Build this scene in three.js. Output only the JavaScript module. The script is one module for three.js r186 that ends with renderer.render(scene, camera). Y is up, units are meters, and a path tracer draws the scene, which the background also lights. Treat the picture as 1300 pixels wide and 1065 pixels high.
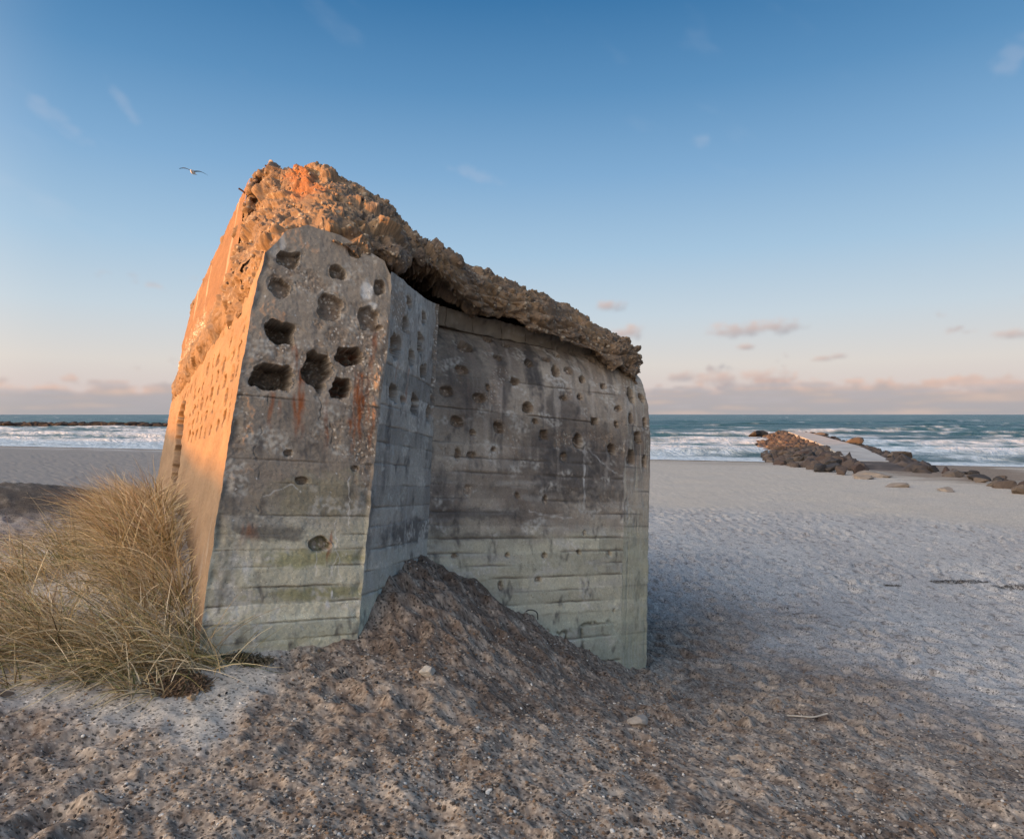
import * as THREE from 'three';
import { mergeGeometries } from 'three/addons/utils/BufferGeometryUtils.js';

// ---------------------------------------------------------------- camera, sky, sun, exposure
const scene = new THREE.Scene();
const camera = new THREE.PerspectiveCamera(62.94, 1300 / 1065, 0.1, 40000);
camera.position.set(0, 4, 0);
camera.rotation.x = -0.0075;

const clamp = (x, a = 0, b = 1) => Math.min(b, Math.max(a, x));
const lerp = (a, b, t) => a + (b - a) * t;
const sst = (a, b, x) => { const t = clamp((x - a) / (b - a)); return t * t * (3 - 2 * t); };
function rng(seed) { let s = seed | 0; return () => { s = (s + 0x6d2b79f5) | 0; let t = Math.imul(s ^ (s >>> 15), 1 | s); t = (t + Math.imul(t ^ (t >>> 7), 61 | t)) ^ t; return ((t ^ (t >>> 14)) >>> 0) / 4294967296; }; }
const PERM = new Uint8Array(1024); { const r = rng(7), p = [...Array(256).keys()]; for (let i = 255; i > 0; i--) { const j = Math.floor(r() * (i + 1)); [p[i], p[j]] = [p[j], p[i]]; } for (let i = 0; i < 1024; i++) PERM[i] = p[i & 255]; }
function noise(x, y, z = 0) {                     // gradient noise, about -1..1
  const X = Math.floor(x), Y = Math.floor(y), Z = Math.floor(z); x -= X; y -= Y; z -= Z;
  const xi = X & 255, yi = Y & 255, zi = Z & 255, f = x * x * x * (x * (x * 6 - 15) + 10), g = y * y * y * (y * (y * 6 - 15) + 10), h = z * z * z * (z * (z * 6 - 15) + 10);
  const gr = (hh, a, b, c) => { hh &= 15; const p = hh < 8 ? a : b, q = hh < 4 ? b : hh === 12 || hh === 14 ? a : c; return ((hh & 1) ? -p : p) + ((hh & 2) ? -q : q); };
  const A = PERM[xi] + yi, B = PERM[xi + 1] + yi, AA = PERM[A] + zi, AB = PERM[A + 1] + zi, BA = PERM[B] + zi, BB = PERM[B + 1] + zi;
  return lerp(lerp(lerp(gr(PERM[AA], x, y, z), gr(PERM[BA], x - 1, y, z), f), lerp(gr(PERM[AB], x, y - 1, z), gr(PERM[BB], x - 1, y - 1, z), f), g),
    lerp(lerp(gr(PERM[AA + 1], x, y, z - 1), gr(PERM[BA + 1], x - 1, y, z - 1), f), lerp(gr(PERM[AB + 1], x, y - 1, z - 1), gr(PERM[BB + 1], x - 1, y - 1, z - 1), f), g), h);
}
function fbm(x, y, z, o = 4) { let s = 0, a = 0.5; for (let i = 0; i < o; i++) { s += a * noise(x, y, z); x = x * 2.03 + 7.1; y = y * 2.03 + 3.7; z = z * 2.03 + 1.3; a *= 0.5; } return s; }
const hash3 = (x, y, z) => PERM[PERM[PERM[x & 255] + (y & 255)] + (z & 255)] / 255;
function cells(x, y, z) {                         // distance to the nearest scattered point and its random value
  const X = Math.floor(x), Y = Math.floor(y), Z = Math.floor(z); let best = 9, id = 0;
  for (let i = -1; i < 2; i++) for (let j = -1; j < 2; j++) for (let k = -1; k < 2; k++) {
    const a = X + i, b = Y + j, c = Z + k, dx = a + hash3(a, b, c) - x, dy = b + hash3(a + 31, b + 7, c) - y, dz = c + hash3(a, b + 57, c + 13) - z, d = dx * dx + dy * dy + dz * dz;
    if (d < best) { best = d; id = hash3(a + 91, b + 3, c + 44); }
  }
  return [Math.sqrt(best), id];
}
function chunk(x, y, z, tilt) {                   // broken faces: every scattered point carries a facet of its own height and slope, with a crevice round it
  const X = Math.floor(x), Y = Math.floor(y), Z = Math.floor(z); let best = 9, second = 9, v = 0;
  for (let i = -1; i < 2; i++) for (let j = -1; j < 2; j++) for (let k = -1; k < 2; k++) {
    const a = X + i, b = Y + j, c = Z + k, dx = a + hash3(a, b, c) - x, dy = b + hash3(a + 31, b + 7, c) - y, dz = c + hash3(a, b + 57, c + 13) - z, d = dx * dx + dy * dy + dz * dz;
    if (d < best) { second = best; best = d; v = hash3(a + 91, b + 3, c + 44) - 0.3 + tilt * (dx * (hash3(a, b + 5, c) - 0.5) + dy * (hash3(a + 5, b, c) - 0.5) + dz * (hash3(a, b, c + 5) - 0.5)); } else if (d < second) second = d;
  }
  return v * sst(0, 0.22, Math.sqrt(second) - Math.sqrt(best));
}
const lin = (r, g, b) => { const c = new THREE.Color(`rgb(${r},${g},${b})`); return [c.r, c.g, c.b]; };
const mix3 = (a, b, t) => [lerp(a[0], b[0], t), lerp(a[1], b[1], t), lerp(a[2], b[2], t)];

const SUN = new THREE.Vector3(-0.872, 0.061, 0.486).normalize();
const EXPOSURE = 1.5;
{ // one computed sky: clear evening air with a bank of cloud along the horizon
  const W = 2048, H = 1024, data = new Float32Array(W * H * 4);
  const stops = [[-90, lin(176, 168, 172)], [-0.5, lin(176, 168, 172)], [0, lin(188, 180, 177)], [1.6, lin(214, 200, 196)], [4, lin(220, 214, 208)], [8, lin(198, 212, 222)], [13, lin(166, 197, 222)], [19, lin(130, 172, 210)], [25, lin(94, 145, 190)], [31, lin(62, 119, 169)], [45, lin(58, 111, 161)], [90, lin(52, 102, 152)]];
  const tint = (e) => { let i = 1; while (i < stops.length - 1 && stops[i][0] < e) i++; const [a, ca] = stops[i - 1], [b, cb] = stops[i]; return mix3(ca, cb, clamp((e - a) / (b - a))); };
  const pink = lin(228, 194, 178), grey = lin(158, 159, 168), mauve = lin(190, 179, 174);
  for (let j = 0; j < H; j++) {
    const el = (j + 0.5) / H * 180 - 90; const base = tint(el);
    for (let i = 0; i < W; i++) {
      const az = ((i + 0.5) / W - 0.5) * 360, o = (j * W + i) * 4; let c = base;
      if (el > -1) {
        const ca = Math.cos(az * Math.PI / 180) * 57, sa = Math.sin(az * Math.PI / 180) * 57;           // seamless round the horizon
        // low bank
        const top = 2.2 + 0.9 * fbm(ca * 0.09, sa * 0.09, 3.1, 4) + 1.5 * Math.max(0, fbm(ca * 0.35, sa * 0.35, el * 0.5, 4));
        const puff = 1.3 * fbm(ca * 0.5, sa * 0.5, el * 1.4, 5), streak = fbm(ca * 0.16, sa * 0.16, el * 2.6 + 4, 4);
        const bank = sst(0.3, -0.12, el - top - puff * 1.1);
        if (bank > 0) { const lit = sst(-0.9, 0.1, el - top - puff * 0.6) * (0.55 + 0.9 * fbm(ca * 0.3 + 9, sa * 0.3, el * 0.8, 4) + 0.15); c = mix3(c, mix3(mix3(grey, mauve, clamp(0.45 + 1.5 * streak)), pink, clamp(lit * 0.9 + 0.9 * streak)), bank * clamp(0.8 + streak)); }
        // a few scattered small clouds
        const small = fbm(ca * 0.16 + 20, sa * 0.16 + 4, el * 0.45, 2) * 0.6 + 0.55 * fbm(ca * 0.6, sa * 0.6, el * 1.2 + 5, 5);
        const band = sst(2.5, 4, el) * sst(12, 6.5, el); const k = sst(0.27, 0.42, small) * band;
        if (k > 0) c = mix3(c, mix3(grey, pink, clamp(0.45 + 1.4 * fbm(ca * .8, sa * .8, el * 2 + 2, 3))), k * 0.8);
        const ci = sst(0.2, 0.5, fbm(ca * 0.05 + el * 0.05, sa * 0.05, el * 0.06 + 8, 2) + 0.35 * fbm(ca * 0.3 + el * 0.35, sa * 0.12, el * 0.35, 4)) * sst(9, 15, el) * sst(60, 30, el);
        if (ci > 0) c = mix3(c, [0.62, 0.66, 0.74], ci * 0.16);
        // the three little clouds right of the bunker and the wisps in the upper left of the view
        const A = ((az + 90 + 540) % 360) - 180;
        for (const [a0, e0, ra, re, w, kk] of CL()) { const dx = (A - a0) / ra, dy = (el - e0 - dx * kk * re) / re, f = dx * dx + dy * dy + 1.5 * fbm(A * 0.9, el * 1.6, a0, 5); if (f < 1.1) c = mix3(c, w === 2 ? [0.55, 0.58, 0.68] : mix3(grey, pink, clamp(0.5 + dy * 0.5 - dx * .2)), sst(1.1, -0.3, f) * (w === 2 ? 0.2 : 0.8)); }
      }
      { // out-of-view glow round the low sun, boosted to brighten the shaded sides
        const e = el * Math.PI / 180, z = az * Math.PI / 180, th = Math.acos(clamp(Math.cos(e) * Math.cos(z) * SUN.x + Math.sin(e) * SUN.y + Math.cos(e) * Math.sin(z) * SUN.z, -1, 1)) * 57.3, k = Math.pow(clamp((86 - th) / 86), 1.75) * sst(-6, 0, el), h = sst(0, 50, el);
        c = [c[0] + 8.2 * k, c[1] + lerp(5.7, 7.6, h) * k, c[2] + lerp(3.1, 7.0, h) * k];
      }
      data[o] = c[0] / EXPOSURE; data[o + 1] = c[1] / EXPOSURE; data[o + 2] = c[2] / EXPOSURE; data[o + 3] = 1;
    }
  }
  function CL() { return [[17.9, 6.6, 2.3, 0.75, 1, 0], [21.0, 6.8, 2.3, 0.7, 1, 0], [9.8, 6.7, 1.5, 0.7, 1, 0], [8.2, 8.9, 1.5, 0.5, 1, 0], [18.9, 5.3, 1.0, 0.28, 1, 0], [25, 4.3, 1.4, 0.28, 1, .5], [14, 3.1, 1.6, 0.5, 1, 0], [36.4, 5.4, 1.6, 0.4, 1, 0], [16.5, 2.7, 2.4, 0.7, 1, 0], [20.5, 2.8, 2.6, 0.8, 1, 0], [15.3, 21, 0.8, 0.6, 2, 0], [-33.5, 19.6, 2.6, 0.8, 2, -1.9], [-29.5, 21.5, 1.2, 0.7, 2, -1.6], [36, 22.8, 1.4, 1.2, 2, .5], [-3, 19.2, 2.6, 0.6, 2, -1.1]]; }
  const sky = new THREE.DataTexture(data, W, H, THREE.RGBAFormat, THREE.FloatType);
  sky.mapping = THREE.EquirectangularReflectionMapping; sky.magFilter = THREE.LinearFilter; sky.minFilter = THREE.LinearFilter; sky.needsUpdate = true;
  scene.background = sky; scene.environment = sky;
}
const sun = new THREE.DirectionalLight(new THREE.Color().setRGB(1, 0.38, 0.05), 5);
sun.position.copy(SUN).multiplyScalar(120); sun.castShadow = true; sun.shadow.mapSize.set(2048, 2048);
Object.assign(sun.shadow.camera, { left: -90, right: 90, top: 60, bottom: -60, near: 1, far: 320 });
scene.add(sun);
const renderer = new THREE.WebGLRenderer({ antialias: true });
renderer.toneMapping = THREE.LinearToneMapping; renderer.toneMappingExposure = EXPOSURE;
renderer.shadowMap.enabled = true; renderer.shadowMap.type = THREE.PCFSoftShadowMap;

// ---------------------------------------------------------------- helpers
const taken = {};
function numbered(n) { taken[n] = (taken[n] ?? -1) + 1; return taken[n] ? n + '_' + String(taken[n]).padStart(3, '0') : n; }
function tag(o, label, category, group) { o.userData.label = label; o.userData.category = category; if (group) o.userData.group = group; return o; }
function shade(o) { o.castShadow = o.receiveShadow = true; return o; }
function top(o, name) { o.name = numbered(name); scene.add(shade(o)); return o; }
function part(geo, mat, name, parent) { const m = shade(new THREE.Mesh(geo, mat)); m.name = name; parent.add(m); return m; }
const painted = (rough = 0.95) => new THREE.MeshStandardMaterial({ vertexColors: true, roughness: rough, side: THREE.DoubleSide });
function meshGeo(pos, idx, col, nor) {
  const g = new THREE.BufferGeometry(); g.setAttribute('position', new THREE.BufferAttribute(Float32Array.from(pos), 3));
  if (col) g.setAttribute('color', new THREE.BufferAttribute(Float32Array.from(col), 3)); g.setIndex(new THREE.BufferAttribute(Uint32Array.from(idx), 1));
  if (nor) g.setAttribute('normal', new THREE.BufferAttribute(Float32Array.from(nor), 3)); else g.computeVertexNormals(); return g;
}
const curve = (pts) => (x) => { if (x <= pts[0][0]) return pts[0][1]; for (let i = 1; i < pts.length; i++) if (x <= pts[i][0]) return lerp(pts[i - 1][1], pts[i][1], (x - pts[i - 1][0]) / (pts[i][0] - pts[i - 1][0])); return pts[pts.length - 1][1]; };
const cr = (a, b, c, d, t) => 0.5 * (2 * b + (c - a) * t + (2 * a - 5 * b + 4 * c - d) * t * t + (3 * b - a - 3 * c + d) * t * t * t);
function crAt(list, s, get) { const n = list.length - 1, x = clamp(s) * n, i = Math.min(n - 1, Math.floor(x)), t = x - i, q = (k) => get(list[clamp(k, 0, n)]); const A = q(i - 1), B = q(i), C = q(i + 1), D = q(i + 2); return [0, 1, 2].map((k) => cr(A[k], B[k], C[k], D[k], t)); }
const netAt = (net) => (a, b) => crAt(net, a, (col) => crAt(col, b, (p) => p));

// fine speckle for sand, grit and concrete: discs of many sizes on a grainy ground, wrapping round
function speckle(N, seed, discs, lo, hi, rMax) {
  const r = rng(seed), v = new Float32Array(N * N); for (let i = 0; i < N * N; i++) v[i] = 0.80 + 0.16 * (r() - 0.5);
  for (let k = 0; k < discs; k++) { const cx = r() * N, cy = r() * N, R = 0.8 + (rMax - 0.8) * Math.pow(r(), 5), t = lerp(lo, hi, r()), e = 0.6 + 0.4 * r(); for (let y = Math.floor(cy - R); y <= cy + R; y++) for (let x = Math.floor(cx - R); x <= cx + R; x++) { const d = Math.hypot((x - cx), (y - cy) / e) / R; if (d < 1) { const o = ((y + N) % N) * N + (x + N) % N; v[o] = lerp(v[o], t, sst(1, 0.6, d)); } } }
  const px = new Uint8Array(N * N * 4); for (let i = 0; i < N * N; i++) { const q = clamp(v[i]) * 255; px[i * 4] = px[i * 4 + 1] = px[i * 4 + 2] = q; px[i * 4 + 3] = 255; }
  const mk = (srgb) => { const t = new THREE.DataTexture(px, N, N); t.wrapS = t.wrapT = THREE.RepeatWrapping; t.magFilter = THREE.LinearFilter; t.needsUpdate = true; if (srgb) t.colorSpace = THREE.SRGBColorSpace; return t; }; return [mk(true), mk(false)];
}
const [sandMap, sandBump] = speckle(1024, 41, 22000, 0.36, 1.0, 11), [wallMap, wallBump] = speckle(1024, 42, 17000, 0.58, 1.0, 5);

// ---------------------------------------------------------------- the lie of the land
// the bunker lies tilted in the sand: its own axes are U (along the walls), V (away), Wd (up)
const U = new THREE.Vector3(0.865, -0.084, -0.494).normalize(), V = new THREE.Vector3(-0.5, -0.073, -0.863); V.addScaledVector(U, -V.dot(U)).normalize();
const Wd = new THREE.Vector3().crossVectors(U, V);
const BASE = new THREE.Vector3(-2.161, 2.304, -4.7);
const toWorld = (u, v, w) => BASE.clone().addScaledVector(U, u).addScaledVector(V, v).addScaledVector(Wd, w);
const shoreS = (x, z) => (z + 61 - 0.335 * (x - 12.6)) / 1.0546;       // metres landward of the waterline
const shoreT = (x, z) => (x + 0.335 * z) / 1.0546;
const spline = (() => {                                                // thin-plate spline through surveyed points
  const P = [[-2.161, -4.7, 2.32], [-1.6, -5.0, 2.29], [-1.175, -5.27, 2.27], [-1.107, -5.567, 2.47], [-1.02, -5.94, 2.6], [-0.93, -6.36, 2.63], [-0.846, -6.7, 2.56], [-0.638, -6.8, 2.41], [-0.315, -7.0, 2.24], [-0.131, -7.1, 2.04], [0.092, -7.2, 1.9], [0.33, -7.33, 1.7], [0.703, -7.52, 1.44], [1.313, -7.85, 1.07], [1.64, -8.1, 0.94],
    [-2.533, -3.39, 2.22], [-1.4, -3.49, 2.18], [0, -3.68, 2.07], [1.715, -4.26, 1.76], [3.69, -4.94, 1.42], [-3.03, -4.05, 2.34], [-2.475, -4.06, 2.26], [0, -2.5, 2.2], [2.77, -3.4, 1.75], [3.56, -12.4, 0.95], [4.38, -9.53, 0.98], [7.35, -9.84, 0.9], [2.58, -12.48, 0.93], [2.57, -6.4, 1.27], [5.04, -6.75, 1.1], [1.44, -6.28, 1.36],
    [-0.6, -4.8, 2.17], [0, -5.04, 1.96], [0.33, -5.77, 1.87], [-0.33, -5.7, 2.2], [-0.6, -6.1, 2.4], [-2.75, -5.4, 2.5], [-3.3, -6.4, 2.72], [-3.9, -7.3, 2.8], [-4.5, -8.3, 2.72], [-5.3, -9.6, 2.5], [-6.6, -12.2, 2.0], [-3.6, -5.0, 2.45], [-4.4, -6.2, 2.45], [-5.4, -7.6, 2.3], [-5.2, -4.6, 2.4], [-7, -7, 2.2], [-7.4, -11.9, 2.15], [-8.9, -11.9, 2.3], [-9.9, -13.2, 2.8], [-8.6, -13.4, 2.6], [-7.3, -13.2, 2.3], [-11, -12, 2.5], [-7.6, -15.5, 1.4], [-10, -17, 1.3], [-6, -17, 1.0], [0, -16, 0.95], [-10, -4, 2.6], [-10, 4, 2.7], [0, 4, 2.3], [8, 4, 2.0], [9, -3, 1.5], [8, -16, 0.88], [14, -10, 1.0], [0, 12, 2.6], [12, 12, 2.3], [-12, 12, 2.9], [-0, -22, 0.85], [-12, -22, 0.95], [12, -22, 0.82], [20, -10, 1.0], [-22, -10, 2.6], [-22, -22, 1.1]];
  const n = P.length, m = n + 3, A = [...Array(m)].map(() => new Float64Array(m + 1)), k = (r2) => r2 < 1e-9 ? 0 : r2 * Math.log(r2);
  for (let i = 0; i < n; i++) { for (let j = 0; j < n; j++) A[i][j] = k((P[i][0] - P[j][0]) ** 2 + (P[i][1] - P[j][1]) ** 2) + (i === j ? 1e-3 : 0); A[i][n] = 1; A[i][n + 1] = P[i][0]; A[i][n + 2] = P[i][1]; A[n][i] = 1; A[n + 1][i] = P[i][0]; A[n + 2][i] = P[i][1]; A[i][m] = P[i][2]; }
  for (let c = 0; c < m; c++) { let p = c; for (let r = c + 1; r < m; r++) if (Math.abs(A[r][c]) > Math.abs(A[p][c])) p = r; [A[c], A[p]] = [A[p], A[c]]; for (let r = 0; r < m; r++) if (r !== c) { const f = A[r][c] / A[c][c]; if (f) for (let q = c; q <= m; q++) A[r][q] -= f * A[c][q]; } }
  const w = A.map((r, i) => r[m] / r[i]);
  return (x, z) => { let y = w[n] + w[n + 1] * x + w[n + 2] * z; for (let i = 0; i < n; i++) y += w[i] * k((x - P[i][0]) ** 2 + (z - P[i][1]) ** 2); return y; };
})();
const SH = new THREE.Vector2(SUN.x, SUN.z).normalize();
function landBase(x, z) {
  const s = shoreS(x, z), beach = s > 0 ? 0.95 * (1 - Math.exp(-s / 17)) : Math.max(-4, 0.055 * s);
  let far = beach + 1.45 * sst(49, 62, s + 3 * noise(x * 0.05, z * 0.05, 2));
  // the high dune behind and left of the photographer, which keeps the low sun off the beach
  const dx = x + 30, dz = z - 12, along = dx * SH.x + dz * SH.y, across = -dx * SH.y + dz * SH.x;
  const crest = 3.3 + 1.5 * sst(8, 20, across) * sst(62, 48, across) + 1.5 * sst(-12, -30, across) + 0.35 * noise(across * 0.06, 4.4) + 0.12 * noise(across * 0.4, 1.4);
  far += crest * sst(-17, 0, along) * (0.75 + 0.25 * sst(14, 0, along)) * sst(-150, -95, across) * sst(190, 150, across) * sst(6, 26, s);
  const r = Math.hypot(x - 1, z + 5), b = sst(12, 21, r);
  return b >= 1 ? far : lerp(spline(x, z), far, b);
}
function steps(x, z, size, seed) {                                     // trodden hollows with soft rims
  const gx = x / size, gz = z / size, X = Math.floor(gx), Z = Math.floor(gz); let h = 0;
  for (let i = -1; i < 2; i++) for (let j = -1; j < 2; j++) {
    const a = X + i, b = Z + j, r1 = hash3(a, b, seed); if (r1 < 0.25) continue;
    const an = hash3(a, b, seed + 5) * 3.14, dx = gx - a - hash3(a, b, seed + 1), dz = gz - b - hash3(a, b, seed + 2), c = Math.cos(an), s = Math.sin(an), q = Math.hypot((dx * c + dz * s) / 0.55, (-dx * s + dz * c) / 0.32);
    h += (q < 1 ? -(1 - q * q) * (1 - q * q) : 0) * r1 + 0.4 * r1 * Math.exp(-((q - 1.15) ** 2) * 14);
  }
  return h;
}
function land(x, z) {
  let y = landBase(x, z); const r = Math.hypot(x, z), s = shoreS(x, z);
  if (r < 70 && s > 0) {
    const near = sst(40, 6, r), pale = paleSand(x, z), smooth = Math.max(pale, finePatch(x, z));
    const tr = sst(3, 12, s) * (1 - 0.75 * smooth) * (0.55 + 0.45 * sst(-0.25, 0.2, noise(x * 0.35, z * 0.35, 6)));
    y += tr * (0.075 * steps(x, z, 0.40, 3) + 0.06 * steps(x + 9, z + 4, 0.29, 11));
    y += 0.05 * fbm(x * 0.7, z * 0.7, 1, 3) + near * (0.035 * fbm(x * 4, z * 4, 2, 3) + 0.010 * tr * fbm(x * 17, z * 17, 5, 3));
    const g = gravel(x, z); if (g > 0 && r < 14) y += g * (0.028 * fbm(x * 7, z * 7, 9, 4) + 0.035 * mound(x, z) * fbm(x * 3.2, z * 3.2, 7, 4) + 0.018 * (0.6 - cells(x * 21, z * 21, 0)[0]));
  }
  return y;
}
const mound = (x, z) => sst(2.3, 0.8, Math.hypot(x + 0.4, (z + 6.3) * 0.9));
function gravel(x, z) {                                                // dark coarse grit and rotted seaweed round the bunker
  const wob = 1.5 * noise(x * 0.5, z * 0.5, 3) + 0.5 * noise(x * 1.8, z * 1.8, 5);
  return sst(1.2, -1.6, x - 4.3 + wob - 0.06 * (z + 8)) * sst(-13.5, -9, z + wob) * (1 - finePatch(x, z)) * sst(-8.5, -4, x);
}
const finePatch = (x, z) => sst(0.15, -0.25, z + 3.75 + 0.42 * (x + 1.9) * -0.5 + 0.35 * noise(x * 2.2, z * 2.2, 8)) * sst(-1.45, -1.85, x + 0.25 * noise(x * 3, z * 3, 1)) * sst(-9, -7.5, z);
const paleSand = (x, z) => { const s = shoreS(x, z); return sst(2, 4, s) * sst(39.5, 36, s + 0.25 * (x > 0 ? -x * 0.35 : 0) + 2.2 * noise(x * 0.12, z * 0.12, 4) + 0.8 * noise(x * 0.7, z * 0.7, 2)) * sst(-14, -2, x); };
{
  const rad = [0.35, 0.8, 1.3, 1.8, 2.2, 2.5]; while (rad[rad.length - 1] < 62) { const r = rad[rad.length - 1]; rad.push(r * (1 + 0.0029 * Math.sqrt(r / 3))); }
  while (rad[rad.length - 1] < 420) rad.push(rad[rad.length - 1] * 1.035);
  const ang = []; const A = 44 * Math.PI / 180; for (let i = 0; i <= 600; i++) ang.push(lerp(-A, A, i / 600)); for (let i = 1; i < 90; i++) ang.push(lerp(A, 2 * Math.PI - A, i / 90));
  const nA = ang.length, pos = [0, land(0, 0), 0], col = [0.3, 0.27, 0.23], idx = [];
  const dry = [0.88, 0.825, 0.765], pale = [0.95, 0.82, 0.67], dark = [0.21, 0.135, 0.09], grit = [0.74, 0.60, 0.47], wet = [0.21, 0.165, 0.13], fine = [0.80, 0.72, 0.62], brown = [0.36, 0.25, 0.17], pinkish = [0.40, 0.315, 0.25];
  for (const r of rad) for (const a of ang) {
    const x = r * Math.sin(a), z = -r * Math.cos(a), y = land(x, z); pos.push(x, y, z);
    const s = shoreS(x, z), g = gravel(x, z), n1 = noise(x * 0.6, z * 0.6, 4), n2 = fbm(x * 3, z * 3, 2, 3), hf = r < 16 ? noise(x * 30, z * 30, 1) : 0, hf2 = r < 16 ? noise(x * 62, z * 62, 7) : 0;
    let c = mix3(dry, [0.75, 0.69, 0.64], clamp(0.5 + n1 + n2));
    c = mix3(c, pale, paleSand(x, z) * clamp(0.75 + 0.5 * fbm(x * 0.25, z * 0.6, 7, 3)));
    const spk = r < 30 ? sst(0.3, 0.52, noise(x * 7, z * 7, 3) + 0.4 * noise(x * 21, z * 21, 9)) : 0.08; c = mix3(c, [0.16, 0.12, 0.1], spk * 0.6 * (1 - paleSand(x, z)));
    if (g > 0) { const m = clamp(0.5 - 0.3 * mound(x, z) + 0.8 * fbm(x * 1.6, z * 1.6, 6, 3) + 1.0 * fbm(x * 9, z * 9, 3, 3) + 0.45 * hf + 0.4 * hf2 - 0.3 * sst(2.8, 4.8, x)); c = mix3(c, mix3(dark, grit, m), g * 0.95); }
    const f = finePatch(x, z); if (f > 0) c = mix3(c, mix3(fine, dark, 0.7 * sst(0.28, 0.5, fbm(x * 5, z * 5, 2, 3) + 0.35 * hf)), f);
    const greyLeft = sst(-3, -9, x + 2 * n1) * sst(8, 14, s + 2 * n1) * sst(-13, -16, z); c = mix3(c, [0.44, 0.39, 0.35], 0.85 * greyLeft);  // darker, greyer sand to the left of the bunker
    const lf = sst(-5.6, -7, x) * sst(-14.5, -9, z) * sst(4, -4, z); c = mix3(c, mix3(pinkish, [0.22, 0.16, 0.12], sst(0, 0.35, n2)), lf);
    const scarp = sst(-5.8, -7.6, x + 0.8 * n2) * sst(-11.3, -12.1, z + n2 * 0.5) * sst(-16, -14.6, z); c = mix3(c, mix3([0.13, 0.105, 0.085], [0.28, 0.24, 0.2], sst(0.02, 0.3, fbm(x * 1.2, z * 6, 3, 3))), scarp);
    const jx = x - 23, jz = z + 42; c = mix3(c, brown, 0.85 * sst(1.1, 0.6, Math.hypot((jx - jz * -0.32 - 4) / 6, jz / 11) + 0.35 * n1));
    const wl = 1.4 * noise(shoreT(x, z) * 0.08, 3, 1) + 0.5 * n1; c = mix3(c, wet, sst(6, 3.2, s + wl)); c = mix3(c, mix3(c, brown, 0.7), sst(15, 6, s + wl * 2) * clamp(0.5 + fbm(x * 0.1, z * 0.5, 5, 3) * 2));
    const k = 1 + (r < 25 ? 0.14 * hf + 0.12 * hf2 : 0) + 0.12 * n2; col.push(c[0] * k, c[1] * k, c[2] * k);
  }
  for (let j = 0; j < nA; j++) idx.push(0, 1 + (j + 1) % nA, 1 + j);
  for (let i = 0; i < rad.length - 1; i++) for (let j = 0; j < nA; j++) { const a = 1 + i * nA + j, b = 1 + i * nA + (j + 1) % nA, c = a + nA, d = b + nA; idx.push(a, b, c, b, d, c); }
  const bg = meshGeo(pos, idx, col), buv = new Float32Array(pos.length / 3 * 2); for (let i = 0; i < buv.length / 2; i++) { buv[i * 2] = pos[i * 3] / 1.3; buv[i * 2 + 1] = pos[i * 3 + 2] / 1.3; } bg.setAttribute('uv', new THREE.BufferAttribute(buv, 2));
  const beach = top(new THREE.Mesh(bg, Object.assign(painted(0.97), { map: sandMap, bumpMap: sandBump, bumpScale: 0.004 })), 'beach'); beach.userData.kind = 'structure';
}

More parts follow.
